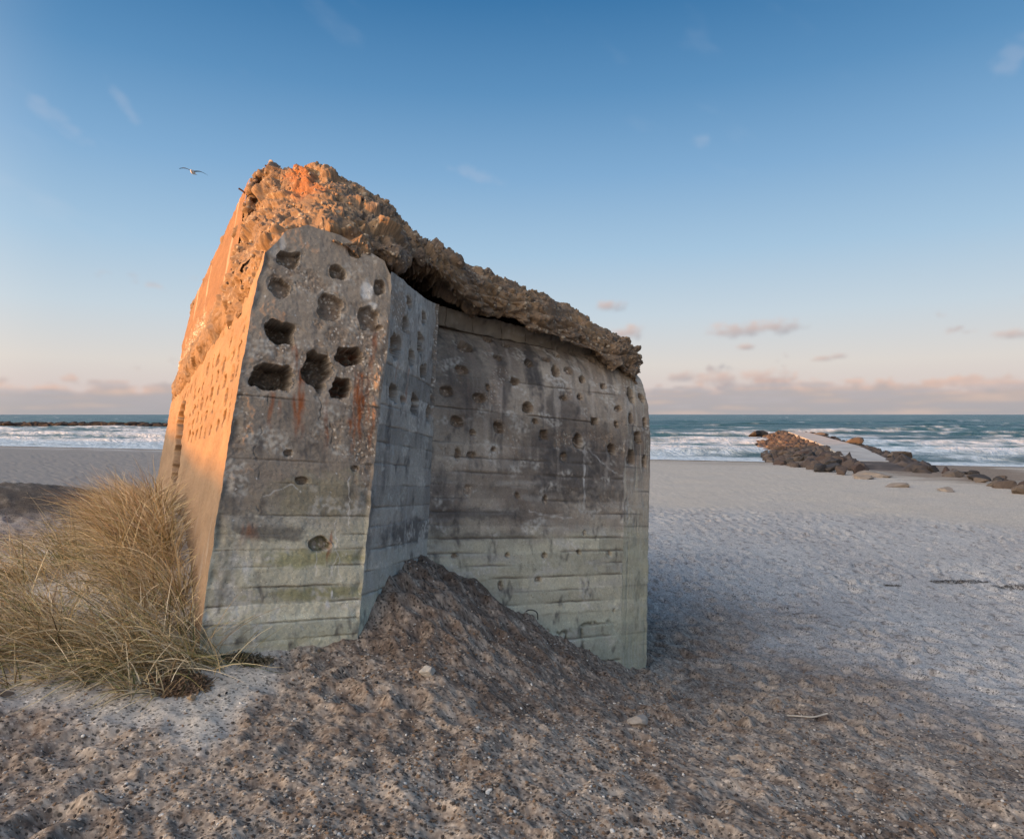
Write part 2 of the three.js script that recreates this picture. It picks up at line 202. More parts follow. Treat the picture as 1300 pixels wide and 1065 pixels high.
// ---------------------------------------------------------------- sea
function swell(x, z) {
  const s = shoreS(x, z), t = shoreT(x, z), calm = sst(-1, -14, s), wob = 3.5 * noise(t * 0.022, s * 0.03, 5);
  let h = 0; for (const [L, A, off, k] of [[27, 0.42, 0, 0.1], [15, 0.22, 3, -0.16], [8.3, 0.13, 1, 0.32], [4.4, 0.06, 2, -0.5]]) { const p = Math.sin((s + k * t * 0.6 + wob * (1 + off * 0.3) + off) / L * 6.283); const gate = 0.55 + 0.9 * noise(t * 0.03 + off * 9, s * 0.05, off); h += A * gate * (Math.pow(0.5 + 0.5 * p, 2.2) * 2 - 0.7); }
  h += 0.12 * fbm(x * 0.35, z * 0.35, 3, 3);
  return [h * 1.35 * calm + (1 - calm) * 0.05 * Math.sin(s * 2 + wob), calm];
}
{
  const rad = [38]; while (rad[rad.length - 1] < 420) rad.push(rad[rad.length - 1] * 1.0105); while (rad[rad.length - 1] < 15000) rad.push(rad[rad.length - 1] * 1.045);
  const A = 62 * Math.PI / 180, nA = 760, pos = [], col = [], idx = [], uv = [];
  const deep = [0.022, 0.062, 0.066], teal = [0.042, 0.118, 0.12], white = [0.74, 0.78, 0.8], silt = [0.13, 0.14, 0.125];
  for (const r of rad) for (let j = 0; j <= nA; j++) {
    const a = lerp(-A, A, j / nA), x = r * Math.sin(a), z = -r * Math.cos(a), s = shoreS(x, z), t = shoreT(x, z), [h, calm] = swell(x, z);
    const edge = 0.9 * noise(t * 0.07, 2, 3) + 0.35 * noise(t * 0.3, 5, 3);
    pos.push(x, s > -1.5 ? Math.min(0.13 + edge * 0.05, 0.06 + h + edge * 0.04) : h, z); uv.push(x / 6, z / 6);
    const cover = s > -5 ? 0.8 : s > -60 ? lerp(0.66, 0.46, (-s - 5) / 55) : s > -170 ? lerp(0.46, 0.16, (-s - 60) / 110) : 0.11;
    const n = 0.5 + 0.62 * fbm(t * 0.035 + 3, s * 0.11, 1, 3) + 0.5 * fbm(t * 0.22, s * 0.75, 4, 3) + 0.28 * clamp(h, -0.2, 0.6);
    let f = sst(1 - cover - 0.10, 1 - cover + 0.16, n); f *= 0.55 + 0.45 * sst(-0.25, 0.2, fbm(t * 0.9, s * 2.2, 2, 3));
    if (s > -4) f = Math.max(f, sst(-4, -1, s + edge * 2) * 0.85);
    let c = mix3(mix3(teal, deep, clamp(0.5 + 1.5 * fbm(x * 0.012, z * 0.02, 6, 3))), silt, sst(-25, -3, s + 8 * noise(t * 0.05, s * 0.1, 8)) * 0.7); c = mix3(c, white, clamp(f)); col.push(...c);
  }
  for (let i = 0; i < rad.length - 1; i++) for (let j = 0; j < nA; j++) { const a = i * (nA + 1) + j; idx.push(a, a + 1, a + nA + 1, a + 1, a + nA + 2, a + nA + 1); }
  const g = meshGeo(pos, idx, col); g.setAttribute('uv', new THREE.BufferAttribute(new Float32Array(uv), 2));
  const N = 512, px = new Uint8Array(N * N * 4); for (let j = 0; j < N; j++) for (let i = 0; i < N; i++) { const q = (v) => v / N * 2 * Math.PI; let b = 0, am = 0.5, fr = 1.6; for (let o = 0; o < 5; o++) { b += am * noise(Math.cos(q(i)) * fr + o * 5, Math.sin(q(i)) * fr + Math.cos(q(j)) * fr, Math.sin(q(j)) * fr); am *= 0.6; fr *= 1.9; } const k = clamp(0.5 + b) * 255; px.set([k, k, k, 255], (j * N + i) * 4); }
  const bump = new THREE.DataTexture(px, N, N); bump.wrapS = bump.wrapT = THREE.RepeatWrapping; bump.magFilter = THREE.LinearFilter; bump.needsUpdate = true;
  const m = new THREE.MeshStandardMaterial({ vertexColors: true, roughness: 0.34, bumpMap: bump, bumpScale: 0.25, side: THREE.DoubleSide });
  const sea = top(new THREE.Mesh(g, m), 'sea'); sea.userData.kind = 'structure';
}

// ---------------------------------------------------------------- bunker
const bunker = top(new THREE.Group(), 'bunker'); tag(bunker, 'tilted ruined concrete bunker half sunk in sand with pitted walls and broken roof', 'bunker');
bunker.position.copy(BASE); bunker.quaternion.setFromRotationMatrix(new THREE.Matrix4().makeBasis(U, Wd, V.clone().negate()));
const wallMat = Object.assign(painted(0.93), { map: wallMap, bumpMap: wallBump, bumpScale: 0.005 }), rubbleMat = Object.assign(painted(0.97), { map: wallMap, bumpMap: wallBump, bumpScale: 0.008 });
// a wall or broken surface: base(a,b) -> [u,v,w]; relief(p,a,b) -> metres along the outward normal (or [metres, pit number]); tone(p,a,b,d,pit) -> colour
function surface(name, base, na, nb, out, relief, tone, { rim = 0.03, chip = 0.018, mat = wallMat, edges = [1, 1, 1, 1], pitName = 'hole', parent = bunker } = {}) {
  const N = (na + 1) * (nb + 1), B = new Float32Array(N * 3), P = new Float32Array(N * 3), C = new Float32Array(N * 3), pit = new Int16Array(N).fill(-1), at = (i, j) => j * (na + 1) + i;
  for (let j = 0; j <= nb; j++) for (let i = 0; i <= na; i++) B.set(base(i / na, j / nb), at(i, j) * 3);
  const v = (k) => [B[k * 3], B[k * 3 + 1], B[k * 3 + 2]];
  const span = (k, m) => Math.hypot(B[k * 3] - B[m * 3], B[k * 3 + 1] - B[m * 3 + 1], B[k * 3 + 2] - B[m * 3 + 2]); let lenA = 0, lenB = 0; for (let i = 0; i < na; i++) lenA += span(at(i, nb >> 1), at(i + 1, nb >> 1)); for (let j = 0; j < nb; j++) lenB += span(at(na >> 1, j), at(na >> 1, j + 1));
  for (let j = 0; j <= nb; j++) for (let i = 0; i <= na; i++) {
    const k = at(i, j), p = v(k), e = (q, r) => q.map((x, m) => x - r[m]), da = e(v(at(Math.min(na, i + 1), j)), v(at(Math.max(0, i - 1), j))), db = e(v(at(i, Math.min(nb, j + 1))), v(at(i, Math.max(0, j - 1))));
    let n = [da[1] * db[2] - da[2] * db[1], da[2] * db[0] - da[0] * db[2], da[0] * db[1] - da[1] * db[0]]; const L = Math.hypot(...n) || 1; const sg = out / L; n = n.map((x) => x * sg);
    const a = i / na, b = j / nb; let r = relief(p, a, b), id = -1; if (Array.isArray(r)) [r, id] = r;
    const f = Math.min(edges[0] ? sst(0, rim, a * lenA) : 1, edges[1] ? sst(0, rim, (1 - a) * lenA) : 1, edges[2] ? sst(0, rim, b * lenB) : 1, edges[3] ? sst(0, rim, (1 - b) * lenB) : 1);
    r *= f; pit[k] = f > 0.5 ? id : -1;
    const w = [noise(p[0] * 7, p[1] * 7, p[2] * 7), noise(p[0] * 7 + 40, p[1] * 7, p[2] * 7), noise(p[0] * 7, p[1] * 7 + 40, p[2] * 7)], w2 = noise(p[0] * 23, p[1] * 23, p[2] * 23) * 0.4;
    P.set([p[0] + n[0] * r + (w[0] + w2) * chip, p[2] + n[2] * r + (w[1] + w2) * chip * 0.6, -(p[1] + n[1] * r + (w[2] - w2) * chip)], k * 3);
    C.set(tone([p[0] + n[0] * r, p[1] + n[1] * r, p[2] + n[2] * r], a, b, r, id).map((t) => t * 1.85), k * 3);
  }
  const sets = new Map(); const add = (id, ...t) => { if (!sets.has(id)) sets.set(id, []); sets.get(id).push(...t); };
  for (let j = 0; j < nb; j++) for (let i = 0; i < na; i++) { const a = at(i, j), b = a + 1, c = at(i, j + 1), d = c + 1, id = pit[a] >= 0 && pit[a] === pit[d] ? pit[a] : -1; if (out > 0) add(id, a, b, c, b, d, c); else add(id, a, c, b, b, c, d); }
  const all = meshGeo(P, [].concat(...[...sets.values()].length < 1 ? [] : [flat(sets)]), C); const nor = all.getAttribute('normal').array;
  let main = null;
  for (const id of [...sets.keys()].sort((x, y) => x - y)) {
    const tri = sets.get(id), map = new Map(), pp = [], cc = [], nn = [], ii = [];
    for (const k of tri) { let m = map.get(k); if (m === undefined) { m = map.size; map.set(k, m); for (let q = 0; q < 3; q++) { pp.push(P[k * 3 + q]); cc.push(C[k * 3 + q]); nn.push(nor[k * 3 + q]); } } ii.push(m); }
    const g = meshGeo(pp, ii, cc, nn), uu = new Float32Array(map.size * 2); for (const [k, m] of map) { uu[m * 2] = (k % (na + 1)) / na * lenA / 1.1; uu[m * 2 + 1] = Math.floor(k / (na + 1)) / nb * lenB / 1.1; } g.setAttribute('uv', new THREE.BufferAttribute(uu, 2)); if (id < 0) main = part(g, mat, name, parent); else part(g, mat, id >= 900 ? 'crack' : pitName, main);
  }
  return { mesh: main, P, nor: all.getAttribute('normal').array, count: N };
}
function flat(sets) { const r = []; for (const s of sets.values()) for (const k of s) r.push(k); return r; }
// pits: [x, y, half width, half height, depth, squareness]
function pitAt(pits, x, y, seed) {
  for (let i = 0; i < pits.length; i++) {
    const [cx, cy, rx, ry, dp, sq = 3] = pits[i], dep = dp < 0.1 ? dp * 1.5 : dp, dx = (x - cx) / rx, dy = (y - cy) / ry; if (Math.abs(dx) > 1.9 || Math.abs(dy) > 1.9) continue;
    const q = Math.pow(Math.pow(Math.abs(dx), sq) + Math.pow(Math.abs(dy), sq), 1 / sq) + 0.42 * noise(x * 11 + seed, y * 11, i * 3.3) + 0.15 * noise(x * 24, y * 24 + seed, i);
    if (q >= 1.06 && q < 1.5) return [-0.014 * sst(1.5, 1.12, q) * sst(-0.1, 0.15, noise(x * 9, y * 9, i + 7)) * (0.7 + 0.6 * noise(x * 40, y * 40, 2)), -1, q, dep];
    if (q < 1.06) return [-dep * sst(1.06, 0.88, q) * (1 + 0.35 * noise(x * 18, y * 18, i)), q < 0.97 ? i : -1, q, dep];
  }
  return null;
}
const groove = (lines, y, x, seed) => { let g = 0; for (let i = 0; i < lines.length; i++) { const d = Math.abs(y - lines[i] - 0.006 * noise(x * 2, i, seed)); if (d < 0.012) g = Math.max(g, sst(0.0085, 0.002, d) * sst(-0.25, 0.25, noise(x * 1.7 + i * 3, i * 5.1, seed))); } return g; };
const board = (lines, y) => { let i = 0; while (i < lines.length && lines[i] < y) i++; return i; };
const blob = (x, y, cx, cy, rx, ry, seed = 0) => sst(1.15, 0.45, Math.hypot((x - cx) / rx, (y - cy) / ry) + 0.7 * fbm(x * 4 + seed, y * 4, seed, 4) + 0.75 * fbm(x * 13, y * 19 + seed, seed, 4));
const drip = (x, y, cx, y1, y0, wd, seed) => { const w = wd * (1 + 0.7 * noise(y * 5, seed, 2)) , d = Math.abs(x - cx - 0.03 * noise(y * 3, seed, 4)); return sst(w, w * 0.35, d) * sst(y0 - 0.08, y0 + 0.15, y + 0.1 * noise(x * 30, seed, 1)) * sst(y1 + 0.03, y1 - 0.03, y) * clamp(0.65 + noise(x * 40, y * 9, seed)); };
const RUST = [0.26, 0.085, 0.03], LIME = [0.62, 0.60, 0.57], SOOT = [0.075, 0.068, 0.066], MOSS = [0.10, 0.11, 0.045];
// lime bloom and dirt in patches, the same on every wall
function weather(c, p) { const a = p[0] + p[1] * 0.7, y = p[2], w = fbm(a * 3.2 + 11, y * 4.2, 31, 5), q = fbm(a * 7 + 3, y * 3, 37, 4); c = mix3(c, [0.52, 0.49, 0.44], 0.72 * sst(0.08, 0.26, w) * clamp(0.55 + 1.6 * noise(a * 28, y * 28, 6))); c = mix3(c, SOOT, 0.75 * sst(0.1, 0.34, q) * clamp(0.6 + 1.2 * noise(a * 24, y * 14, 9))); return c; }
function grain(p) { return 1 + 0.14 * noise(p[0] * 40, p[1] * 40, p[2] * 40) + 0.12 * noise(p[0] * 95, p[1] * 95, p[2] * 95) + 0.16 * fbm(p[0] * 6, p[1] * 6, p[2] * 6, 3); }
// aggregate laid bare where the skin has come off: white and brown grains
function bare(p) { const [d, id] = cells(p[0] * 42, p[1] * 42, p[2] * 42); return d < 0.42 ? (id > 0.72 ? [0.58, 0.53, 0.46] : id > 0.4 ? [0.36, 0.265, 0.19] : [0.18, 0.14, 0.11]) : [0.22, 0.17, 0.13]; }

// projecting front wall
const uL = curve([[-0.6, -0.04], [0, -0.004], [0.6, 0.022], [1.2, 0.064], [1.8, 0.112], [2.5, 0.175], [2.9, 0.232], [3.2, 0.27]]);
const uR = curve([[-0.6, 1.115], [0.3, 1.128], [1, 1.157], [1.82, 1.196], [2.5, 1.24], [3.1, 1.23]]);
const wTop = curve([[0, 2.93], [0.13, 3.15], [0.17, 3.17], [0.28, 3.225], [0.56, 3.195], [0.60, 3.18], [0.93, 3.06], [1, 2.96]]);
const Fpits = [[0.409, 2.923, 0.097, 0.066, 0.07, 3], [0.373, 2.695, 0.076, 0.077, 0.05, 2], [0.798, 2.892, 0.072, 0.062, 0.06, 2], [0.913, 3.089, 0.055, 0.038, 0.03, 3], [1.137, 2.839, 0.05, 0.055, 0.05, 3], [0.754, 2.606, 0.085, 0.092, 0.055, 3], [1.061, 2.566, 0.095, 0.088, 0.05, 4], [0.394, 2.353, 0.106, 0.08, 0.30, 5], [0.94, 2.242, 0.108, 0.087, 0.24, 2.2], [0.681, 2.093, 0.098, 0.136, 0.26, 2], [0.357, 2.02, 0.139, 0.097, 0.30, 4.5], [0.866, 1.984, 0.092, 0.08, 0.27, 2.4], [0.625, 1.254, 0.05, 0.032, 0.035, 2], [0.782, 0.787, 0.08, 0.05, 0.04, 2], [0.51, 1.461, 0.03, 0.026, 0.03, 2], [1.019, 1.366, 0.03, 0.02, 0.02, 2]];
const Flines = [-0.16, -0.03, 0.101, 0.225, 0.356, 0.48, 0.623, 0.749, 0.858, 0.996, 1.233, 1.402, 1.86];
const spallF = (x, y) => clamp(Math.max(blob(x, y, 1.05, 2.3, 0.32, 0.5, 3) * 0.9, blob(x, y, 0.42, 2.2, 0.2, 0.12, 5), blob(x, y, 0.5, 2.78, 0.3, 0.1, 8) * 0.9, blob(x, y, 0.75, 2.45, 0.12, 0.3, 9), blob(x, y, 1.08, 1.7, 0.14, 0.5, 2), blob(x, y, 0.95, 1.6, 0.25, 0.2, 12) * 0.8, blob(x, y, 0.12, 1.75, 0.1, 0.5, 14) * 0.7) * sst(-0.22, 0.1, fbm(x * 9, y * 9, 3, 3) + 0.05));
const cracksF = [[[0.34, 1.9], [0.3, 1.6], [0.27, 1.45], [0.33, 1.2], [0.3, 0.9]], [[0.5, 2.16], [0.62, 2.12]], [[0.78, 2.14], [0.86, 2.28], [0.97, 2.3]], [[0.8, 1.75], [0.84, 1.55], [0.86, 1.48]], [[0.7, 2.0], [0.73, 1.85], [0.72, 1.7]], [[1.0, 2.1], [1.2, 2.07]]];
function crackAt(list, x, y, seed) { let m = 9; const xx = x + 0.025 * noise(x * 14, y * 14, seed) + 0.008 * noise(x * 50, y * 50, seed), yy = y + 0.02 * noise(x * 14 + 9, y * 14, seed); for (const L of list) for (let i = 1; i < L.length; i++) { const [ax, ay] = L[i - 1], [bx, by] = L[i], t = clamp(((xx - ax) * (bx - ax) + (yy - ay) * (by - ay)) / ((bx - ax) ** 2 + (by - ay) ** 2)); m = Math.min(m, Math.hypot(xx - ax - t * (bx - ax), yy - ay - t * (by - ay))); } return m; }
const boardTone = (i, k) => 1 + 0.2 * (hash3(i, k, 5) - 0.5) * 2;
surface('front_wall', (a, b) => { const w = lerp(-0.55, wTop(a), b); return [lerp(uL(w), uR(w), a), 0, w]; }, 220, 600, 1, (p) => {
  const x = p[0], y = p[2]; let d = 0.004 * fbm(x * 5, y * 5, 1, 3) + 0.0025 * noise(x * 45, y * 45, 2);
  d += 0.010 * (hash3(board(Flines, y), 3, 9) - 0.5) * sst(1.5, 1.2, y) - 0.014 * groove(Flines, y, x, 1);
  const s = spallF(x, y); d -= s * (0.008 + 0.008 * noise(x * 30, y * 30, 5) + 0.006 * noise(x * 70, y * 70, 5));
  const c = crackAt(cracksF, x, y, 4); if (c < 0.006) d -= 0.007 * sst(0.006, 0.002, c) * sst(-0.15, 0.25, noise(x * 9, y * 9, 3));
  d -= 0.035 * sst(0.07, 0, x - uL(y) - 0.02 - 0.05 * noise(y * 6, 3, 3)) * sst(-0.1, 0.3, noise(y * 4, 8, 1)) + 0.03 * sst(0.08, 0, uR(y) - x - 0.02 - 0.05 * noise(y * 7, 5, 3)) * sst(-0.1, 0.3, noise(y * 5, 2, 1));
  d += 0.034 * sst(0.12, 0.035, uR(y) - x) * sst(1.55, 1.75, y) * sst(2.75, 2.55, y) * (0.7 + 0.9 * noise(y * 7, 4, 4)); const q = pitAt(Fpits, x, y, 2); if (q) return [q[0] + d * 0.6, q[1]]; return [d, -1];
}, (p, a, b, d, id) => {
  const x = p[0], y = p[2]; let c = mix3([0.285, 0.24, 0.195], [0.24, 0.205, 0.172], clamp(0.5 + 1.4 * fbm(x * 2, y * 2, 4, 4)));
  const low = sst(1.25, 0.7, y + 0.25 * fbm(x * 3, y * 6, 1, 4)); c = mix3(c, [0.46, 0.44, 0.34], low * 0.85);
  c = mix3(c, [0.27, 0.255, 0.125], (Math.max(blob(x, y, 0.75, 0.68, 0.5, 0.07, 2), blob(x, y, 0.8, 0.42, 0.45, 0.06, 6), blob(x, y, 0.7, 0.12, 0.5, 0.1, 4) * 0.5)) * 0.75);
  c = mix3(c, [0.52, 0.52, 0.42], 0.6 * blob(x, y, 0.75, 0.18, 0.6, 0.12, 9));
  c = mix3(c, LIME, 0.65 * Math.max(blob(x, y, 0.16, 0.5, 0.14, 0.55, 7), blob(x, y, 0.42, 0.1, 0.12, 0.2, 4)) * sst(-0.2, 0.25, fbm(x * 12, y * 5, 3, 3)));
  c = mix3(c, SOOT, 0.75 * Math.max(blob(x, y, 0.3, 0.93, 0.32, 0.09, 3), blob(x, y, 0.45, 0.87, 0.35, 0.06, 1), 0.55 * blob(x, y, 0.12, 1.0, 0.1, 0.4, 8), 0.5 * blob(x, y, 0.14, 0.62, 0.1, 0.3, 11)));
  c = mix3(c, [0.36, 0.34, 0.30], 0.5 * blob(x, y, 0.55, 0.95, 0.5, 0.05, 14)); c = mix3(c, [0.27, 0.245, 0.165], 0.6 * blob(x, y, 0.8, 1.15, 0.4, 0.2, 17));
  c = weather(c, p); const s = spallF(x, y); if (s > 0) c = mix3(c, bare(p), s * 0.9);
  c = c.map((k) => k * boardTone(board(Flines, y), 2) * grain(p)); const sp = cells(x * 30, y * 30, 0); if (sp[1] > 0.95 && sp[0] < 0.12 + 2.5 * (sp[1] - 0.95)) c = mix3(c, LIME, 0.7);
  let r = 0; for (const [cx, y1, y0, wd, k] of [[1.03, 2.12, 1.62, 0.06, 1.1], [0.99, 2.15, 1.5, 0.02, 0.7], [1.09, 2.1, 1.7, 0.02, 0.6], [0.57, 2.1, 1.6, 0.05, 1], [0.5, 2.27, 2.1, 0.035, 0.9], [0.36, 1.9, 1.62, 0.03, 0.7], [0.78, 1.88, 1.5, 0.025, 0.6], [1.12, 2.5, 2.1, 0.03, 0.7], [0.28, 0.93, 0.78, 0.09, 0.6], [0.42, 1.85, 1.72, 0.02, 0.9], [0.94, 1.75, 1.66, 0.025, 1.2], [0.86, 0.87, 0.7, 0.022, 1.1], [0.3, 0.92, 0.8, 0.05, 0.5], [1.13, 1.95, 1.5, 0.025, 0.5]]) r = Math.max(r, k * drip(x, y, cx, y1, y0, wd, cx * 9)); c = mix3(c, RUST, clamp(r));
  c = mix3(c, LIME, 0.95 * clamp(Math.max(blob(x, y, 1.03, 2.78, 0.05, 0.09, 5), blob(x, y, 1.08, 2.67, 0.05, 0.05, 5), 0.6 * blob(x, y, 0.36, 3.06, 0.03, 0.08, 5), 0.5 * blob(x, y, 0.29, 2.97, 0.05, 0.06, 2), blob(x, y, 0.9, 0.42, 0.012, 0.04, 1), blob(x, y, 0.87, 0.33, 0.025, 0.05, 1))));
  c = mix3(c, LIME, 0.6 * Math.max(sst(0.006, 0.001, crackAt([[[0.9, 0.95], [0.92, 0.7], [0.87, 0.5]], [[0.93, 0.72], [0.97, 0.5]], [[0.76, 0.75], [0.77, 0.55]], [[0.98, 1.3], [1.0, 0.9]], [[0.35, 1.13], [0.55, 1.22], [0.6, 1.2]]], x, y, 8))));
  const g = groove(Flines, y, x, 1); c = mix3(c, SOOT, 0.55 * g); const ck = crackAt(cracksF, x, y, 4); if (ck < 0.01) c = mix3(c, SOOT, sst(0.006, 0.002, ck) * 0.45 * sst(-0.15, 0.25, noise(x * 9, y * 9, 3)));
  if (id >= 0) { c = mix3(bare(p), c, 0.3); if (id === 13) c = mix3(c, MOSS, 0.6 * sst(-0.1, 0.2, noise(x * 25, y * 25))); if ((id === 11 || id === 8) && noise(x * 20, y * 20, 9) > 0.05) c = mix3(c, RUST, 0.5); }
  return c;
}, { edges: [1, 1, 0, 1], chip: 0.009 });

// splayed return between the front wall and the long wall
const Rpits = [[0.136, 2.403, 0.092, 0.106, 0.12, 2.5], [0.33, 2.851, 0.062, 0.056, 0.06, 2], [0.295, 2.633, 0.069, 0.062, 0.06, 3], [0.605, 2.566, 0.062, 0.096, 0.08, 3], [0.647, 2.823, 0.054, 0.052, 0.06, 3], [0.445, 2.387, 0.069, 0.071, 0.11, 2.5], [0.712, 2.331, 0.069, 0.075, 0.1, 2.5], [0.917, 2.542, 0.046, 0.087, 0.07, 2], [0.94, 2.296, 0.04, 0.071, 0.07, 2], [0.193, 2.014, 0.069, 0.067, 0.1, 2.5], [0.359, 1.991, 0.045, 0.035, 0.05, 2], [0.583, 1.997, 0.069, 0.095, 0.11, 2.4], [0.895, 1.952, 0.054, 0.078, 0.09, 2.4]].map(([a, ...r]) => [a * 1.47, r[0], r[1] * 1.35, r[2], r[3], r[4]]);
const Rlines = []; { const r = rng(5); for (let y = -0.6; y < 2.3; y += 0.14 + 0.05 * r()) Rlines.push(y); }
surface('return_wall', (a, b) => { const w1 = lerp(-1, 2.99, b), w2 = lerp(-1, 3.1, b) - 0.06 * Math.sin(Math.PI * a) * b * b; return [lerp(uR(w1), 2.135, a), lerp(0, 1.094, a), lerp(w1, w2, a)]; }, 150, 430, 1, (p, a) => {
  const x = a * 1.47, y = p[2]; let d = 0.008 * fbm(x * 4, y * 4, 7, 3) + 0.002 * noise(x * 45, y * 45, 2) + 0.007 * (hash3(board(Rlines, y), 4, 2) - 0.5) - 0.014 * groove(Rlines, y, x, 3);
  d -= 0.045 * sst(1.32, 1.42, x + 0.1 * noise(y * 6, 2, 2)) * sst(1.7, 2.1, y) * (0.6 + noise(x * 14, y * 14, 3)); const q = pitAt(Rpits, x, y, 6); if (q) return [q[0] + d, q[1]]; return [d, -1];
}, (p, a, b, d, id) => {
  const x = a * 1.47, y = p[2]; let c = mix3([0.37, 0.345, 0.305], [0.23, 0.21, 0.19], clamp(0.5 + 1.6 * fbm(x * 2, y * 1.2, 14, 4)));
  c = mix3(c, [0.39, 0.395, 0.35], 0.7 * sst(0.9, 0.5, y + 0.3 * fbm(x * 4, y * 4, 3, 3))); c = mix3(c, SOOT, 0.75 * blob(x, y, 1.0, 0.82, 0.75, 0.12, 4)); c = mix3(c, [0.45, 0.48, 0.38], 0.7 * sst(0.45, 0.25, y + 0.15 * fbm(x * 4, y * 4, 9, 3)));
  c = mix3(c, [0.42, 0.41, 0.39], 0.45 * sst(0.05, 0.35, fbm(x * 9, y * 2.2, 4, 4))); c = mix3(c, SOOT, 0.5 * sst(0.1, 0.4, fbm(x * 7 + 4, y * 1.6, 8, 4)));
  c = weather(c, p); c = mix3(c, bare(p), 0.8 * Math.max(sst(1.33, 1.4, x + 0.1 * noise(y * 6, 2, 2)) * sst(1.7, 2.1, y), blob(x, y, 0.2, 2.7, 0.25, 0.25, 8))); c = c.map((k) => k * boardTone(board(Rlines, y), 7) * grain(p)); c = mix3(c, SOOT, 0.55 * groove(Rlines, y, x, 3));
  c = mix3(c, RUST, Math.max(drip(x, y, 0.6, 2.35, 1.9, 0.03, 5), drip(x, y, 0.3, 2.3, 2.1, 0.03, 8)) * 0.5); if (id >= 0) c = mix3(c, bare(p), 0.75); return c;
}, { edges: [1, 1, 0, 1], chip: 0.009 });

// long wall with a rounded shoulder, and its squared corner
const shoulder = [[1.094, -1.4], [1.094, -0.6], [1.094, 0.2], [1.094, 1.0], [1.094, 1.8], [1.115, 2.25], [1.2, 2.62], [1.36, 2.88], [1.62, 3.05]];
const Mpits = [[2.519, 2.74, 0.11, 0.07, 0.06, 3], [2.465, 2.466, 0.08, 0.061, 0.05, 3], [2.266, 2.214, 0.079, 0.06, 0.05, 3], [2.399, 1.917, 0.079, 0.065, 0.06, 4], [2.653, 2.17, 0.095, 0.062, 0.06, 2], [2.894, 1.885, 0.072, 0.071, 0.06, 4], [3.246, 2.14, 0.074, 0.073, 0.08, 2], [3.098, 2.41, 0.069, 0.051, 0.06, 2], [2.843, 2.882, 0.059, 0.042, 0.05, 2], [3.3, 2.652, 0.06, 0.052, 0.06, 2], [3.057, 2.848, 0.059, 0.039, 0.05, 2], [3.464, 1.853, 0.06, 0.056, 0.06, 3], [3.929, 1.818, 0.062, 0.089, 0.07, 2], [4.147, 2.056, 0.053, 0.059, 0.07, 3], [4.004, 2.537, 0.047, 0.054, 0.06, 2], [3.647, 2.605, 0.062, 0.075, 0.07, 2], [4.318, 2.491, 0.048, 0.042, 0.05, 3], [3.725, 2.814, 0.052, 0.04, 0.05, 2], [3.961, 2.322, 0.042, 0.045, 0.05, 2], [4.408, 1.744, 0.069, 0.078, 0.08, 2], [4.47, 2.044, 0.043, 0.046, 0.05, 3],
  [2.42, 0.55, 0.035, 0.02, 0.03, 2], [3.05, 0.55, 0.035, 0.022, 0.03, 2], [3.52, 0.54, 0.03, 0.03, 0.03, 2], [3.97, 0.56, 0.03, 0.028, 0.03, 2], [4.4, 0.55, 0.02, 0.025, 0.02, 2], [2.98, 0.24, 0.03, 0.05, 0.03, 2], [3.45, 0.28, 0.045, 0.025, 0.03, 2], [3.15, 1.17, 0.03, 0.03, 0.03, 2], [3.5, 1.14, 0.03, 0.04, 0.03, 2], [4.05, 0.78, 0.02, 0.035, 0.02, 2], [2.55, 1.22, 0.04, 0.05, 0.02, 2], [4.48, -0.1, 0.02, 0.02, 0.02, 2]];
{ const r = rng(63); for (let i = 0; i < 21; i++) { Mpits[i][2] *= 0.85; Mpits[i][3] *= 0.85; } for (let i = 0; i < 26; i++) { const u = 2.3 + 2.25 * r(), w = 1.55 + 1.3 * r(); if (Mpits.every((p) => Math.hypot(p[0] - u, p[1] - w) > 0.16)) Mpits.push([u, w, 0.025 + 0.03 * r(), 0.022 + 0.03 * r(), 0.04, 2.2]); } }
const Mlines = []; { const r = rng(9); for (let y = -1.2; y < 1.8; y += 0.118 + 0.035 * r()) Mlines.push(y); Mlines.push(2.05, 2.4); }
const brokenM = [[[3.4, -0.22], [3.75, -0.3], [3.95, -0.25], [4.2, -0.22], [4.55, -0.2]], [[3.82, -0.28], [3.84, -0.5]], [[4.02, -0.26], [4.08, -0.55]], [[3.2, -0.25], [3.5, -0.3]]];
